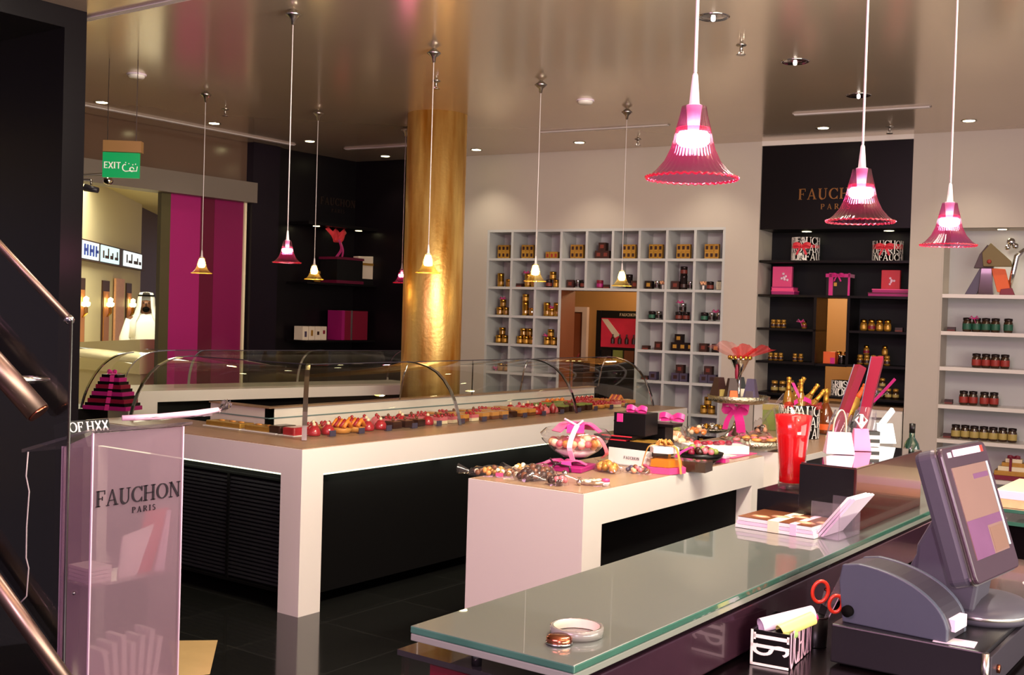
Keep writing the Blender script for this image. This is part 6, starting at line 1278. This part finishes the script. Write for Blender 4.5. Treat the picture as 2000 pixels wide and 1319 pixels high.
obj('case', prism(B(), pr, 0, .016), 'printer_grey', t, bevel=.003); obj('cover', prism(B(), [(p[0]*1.0, p[1]*.985) for p in pr], .016, .125), 'pos_dark', t, bevel=.003); obj('far_side', prism(B(), pr, .125, .140), 'printer_grey', t, bevel=.003)
obj('paper_slot', box(B(), .235, .262, .03, .11, .02, .05), 'paper_lilac', t, bevel=.002); obj('label_sticker', box(B(), .19, .208, .05, .07, .1085, .1105), 'paper_white', t, rot=(0, .5, 0), loc=(-.045, 0, .10))
obj('latch', lathe(B(), [(.014, 0), (.014, .012), (0, .014)], 16), 'black_matte', t, loc=(.016, -.001, .03), rot=(PI/2, 0, 0))
t = thing('receipt_note', 'small pale paper note on the cash drawer in front of the till', 'note', (-.665, 2.70, ZR), math.radians(6)); obj('paper', box(B(), -.045, .045, -.02, .035, 0, .0012), 'paper_lilac', t); obj('printed_lines', box(B(), -.03, .03, -.008, .022, .0012, .0014), 'paper_white', t)
# ---------------- lettered desk organiser and its contents
o0, o1, o2 = at(1444, 1293, ZW), at(1543, 1306, ZW), at(1598, 1276, ZW)
o0.x += .028; oa = .11; ow = (o1-o0).length; od = .20
t = thing('lettered_desk_box', 'black desk box covered in big white letters on the worktop', 'desk box', (o0.x, o0.y, ZW), oa); OH = .085
b = box(B(), 0, ow, 0, .004, 0, OH); box(b, 0, ow, od-.004, od, 0, OH+.0); box(b, 0, .004, .004, od-.004, 0, OH); box(b, ow-.004, ow, .004, od-.004, 0, OH); box(b, 0, ow, 0, od, 0, .004); obj('box', b, 'black_panel', t)
tb = B(); rot = lambda h: (lambda p: (p[2], p[1], h-p[0]))
text_bm(tb, 'IS', ow*.92, .001, .003, .004, .06, fn=lambda p: (.003+p[2], p[1], OH-.004-p[0]*.62)); obj('front_lettering', tb, 'white_ink', t, loc=(0, -.0005, 0)); bl = B(); box(bl, 0, ow, -.0018, -.0005, .0, .006); box(bl, .0, ow, -.0018, -.0005, .044, .052); box(bl, 0, .006, -.0018, -.0005, 0, .085); obj('front_bars', bl, 'white_ink', t)
tb = B(); text_bm(tb, 'UCHON', OH*1.02, .001, .0, .001, .0, fn=lambda p: (ow+.0006-p[1], .004+p[0]*.52, p[2])); obj('side_lettering', tb, 'pale_pink', t)
OC = lambda x, y, z: Vector((o0.x+math.cos(oa)*x-math.sin(oa)*y, o0.y+math.sin(oa)*x+math.cos(oa)*y, ZW+z))
def roll(lab, mt, p, q, r, n='paper_roll'):
    b = B(); tube(b, [OC(*p), OC(*q)], r, 20, cap=False); tube(b, [OC(*p), OC(*q)], r*.86, 20, cap=False); o = obj(n, b, mt); tag(o, lab, 'paper roll'); return o
roll('pale pink paper roll lying along the lettered desk box', 'paper_lilac', (.014, .03, .088), (.115, .125, .115), .019)
roll('yellow paper roll lying across the middle of the lettered desk box', 'paper_yellow', (.062, .028, .082), (.122, .10, .11), .0165)
roll('small green paper roll in the front of the lettered desk box', 'paper_green', (.075, .018, .070), (.09, .055, .078), .012)
roll('black tube lying in the left front of the lettered desk box', 'black_panel', (.03, .015, .064), (.06, .05, .072), .015, 'black_tube')
o = obj('pink_highlighter', tube(B(), [at(1563, 1219, ZW+.098), at(1590, 1207, ZW+.100)], .0125, 14), 'highlighter_pink'); tag(o, 'hot pink highlighter pen at the right of the lettered desk box', 'pen')
t = thing('black_pen_cup', 'black pen cup behind the lettered desk box holding scissors', 'pen cup', Vector((-1.034, 2.80, ZW)), 0); b = B(); lathe(b, [(.03, 0), (.033, .075), (.031, .075), (.028, .004), (0, .004)], 20, close=False); obj('cup', b, 'black_panel', t); obj('cup_rim', lathe(B(), [(.033, .073), (.0342, .076), (.031, .077)], 20, close=False), 'dark_tin', t)
s0 = Vector((-1.034, 2.795, ZW+.018))
t = thing('red_scissors', 'scissors with orange-red handles standing in the pen cup', 'scissors', s0, oa)
t.rotation_euler = (0, math.radians(12), math.radians(30)); t.scale = (1.15, 1.15, 1.15)
def ring(bm, c, rx, rz, r): tube(bm, [(c[0]+rx*math.cos(a), c[1], c[2]+rz*math.sin(a)) for a in [2*PI*i/20 for i in range(21)]], r, 8, cap=False)
b = B(); ring(b, (-.012, 0, .105), .017, .024, .0042); obj('handle', b, 'scissor_red', t); b = B(); ring(b, (.026, -.004, .088), .014, .019, .0042); obj('handle', b, 'scissor_red', t); b = prism(B(), [(-.006, -.01), (.004, -.01), (.012, .075), (-.004, .08)], -.002, .002); obj('blade', b, 'chrome', t)
t = thing('clear_ruler', 'clear plastic ruler leaning in the pen cup', 'ruler', Vector((-1.040, 2.805, ZW+.012)), oa); t.rotation_euler = (0, math.radians(24), math.radians(30)); obj('ruler', box(B(), -.011, .011, -.001, .001, 0, .205), 'acrylic_clear', t); obj('edge_marks', box(B(), .0095, .011, -.0013, .0013, .0, .205), 'acrylic_edge', t)
t = thing('clear_pen', 'slim clear pen with silver tip beside the ruler in the pen cup', 'pen', Vector((-1.042, 2.808, ZW+.012)), oa); t.rotation_euler = (math.radians(-4), math.radians(12), oa); obj('barrel', cyl(B(), .005, .004, .14, 12), 'acrylic_clear', t); obj('tip', lathe(B(), [(.0052, .13), (.006, .145), (0, .152)], 12), 'chrome', t)
# ---------------- right hand glass counter behind the till
GYR=4.4
t = thing('right_glass_counter', 'green-edged glass counter just behind the till on the far right', 'counter', (0, 0, 0))
obj('glass_top', box(B(), -1.06, 1.3, 4.8, 5.35, .915, .93), 'glass_edge', t, bevel=.002); obj('lower_glass', box(B(), -1.06, 1.3, 4.8, 5.35, .865, .88), 'glass_edge', t); obj('counter_body', box(B(), -1.02, 1.3, 4.85, 5.3, 0, .865), 'black_wood', t)
for x in (-1.03, .2): obj('post', cyl(B(), .012, .88, .915, 14, (x, 4.83)), 'chrome', t)
t = thing('cream_carton', 'large cream carton on the glass counter behind the till', 'carton', (-1.05, 4.83, .93), 0); obj('carton', box(B(), .0, .6, 0, .42, 0, .07), 'paper_cream', t); obj('pink_side', box(B(), .0, .6, -.004, 0, .035, .066), 'pale_pink', t); obj('tan_side', box(B(), .0, .6, -.004, 0, 0, .033), 'peach', t)
t = thing('card_reader', 'dark card reader with chrome holder beside the till base', 'card reader', (-.92, 3.35, ZW), .3); obj('reader', box(B(), -.05, .05, -.04, .05, 0, .07), 'pos_dark', t, bevel=.006); obj('chrome_holder', box(B(), -.03, .02, -.046, -.04, .02, .08), 'chrome', t)

# everything that stands on something keeps a hair's breadth above it
for o in list(COL.objects):
    if o.parent is None and o.type in ('MESH', 'EMPTY') and o.get('kind') != 'structure' and o.location.z > .05: o.location.z += .0013
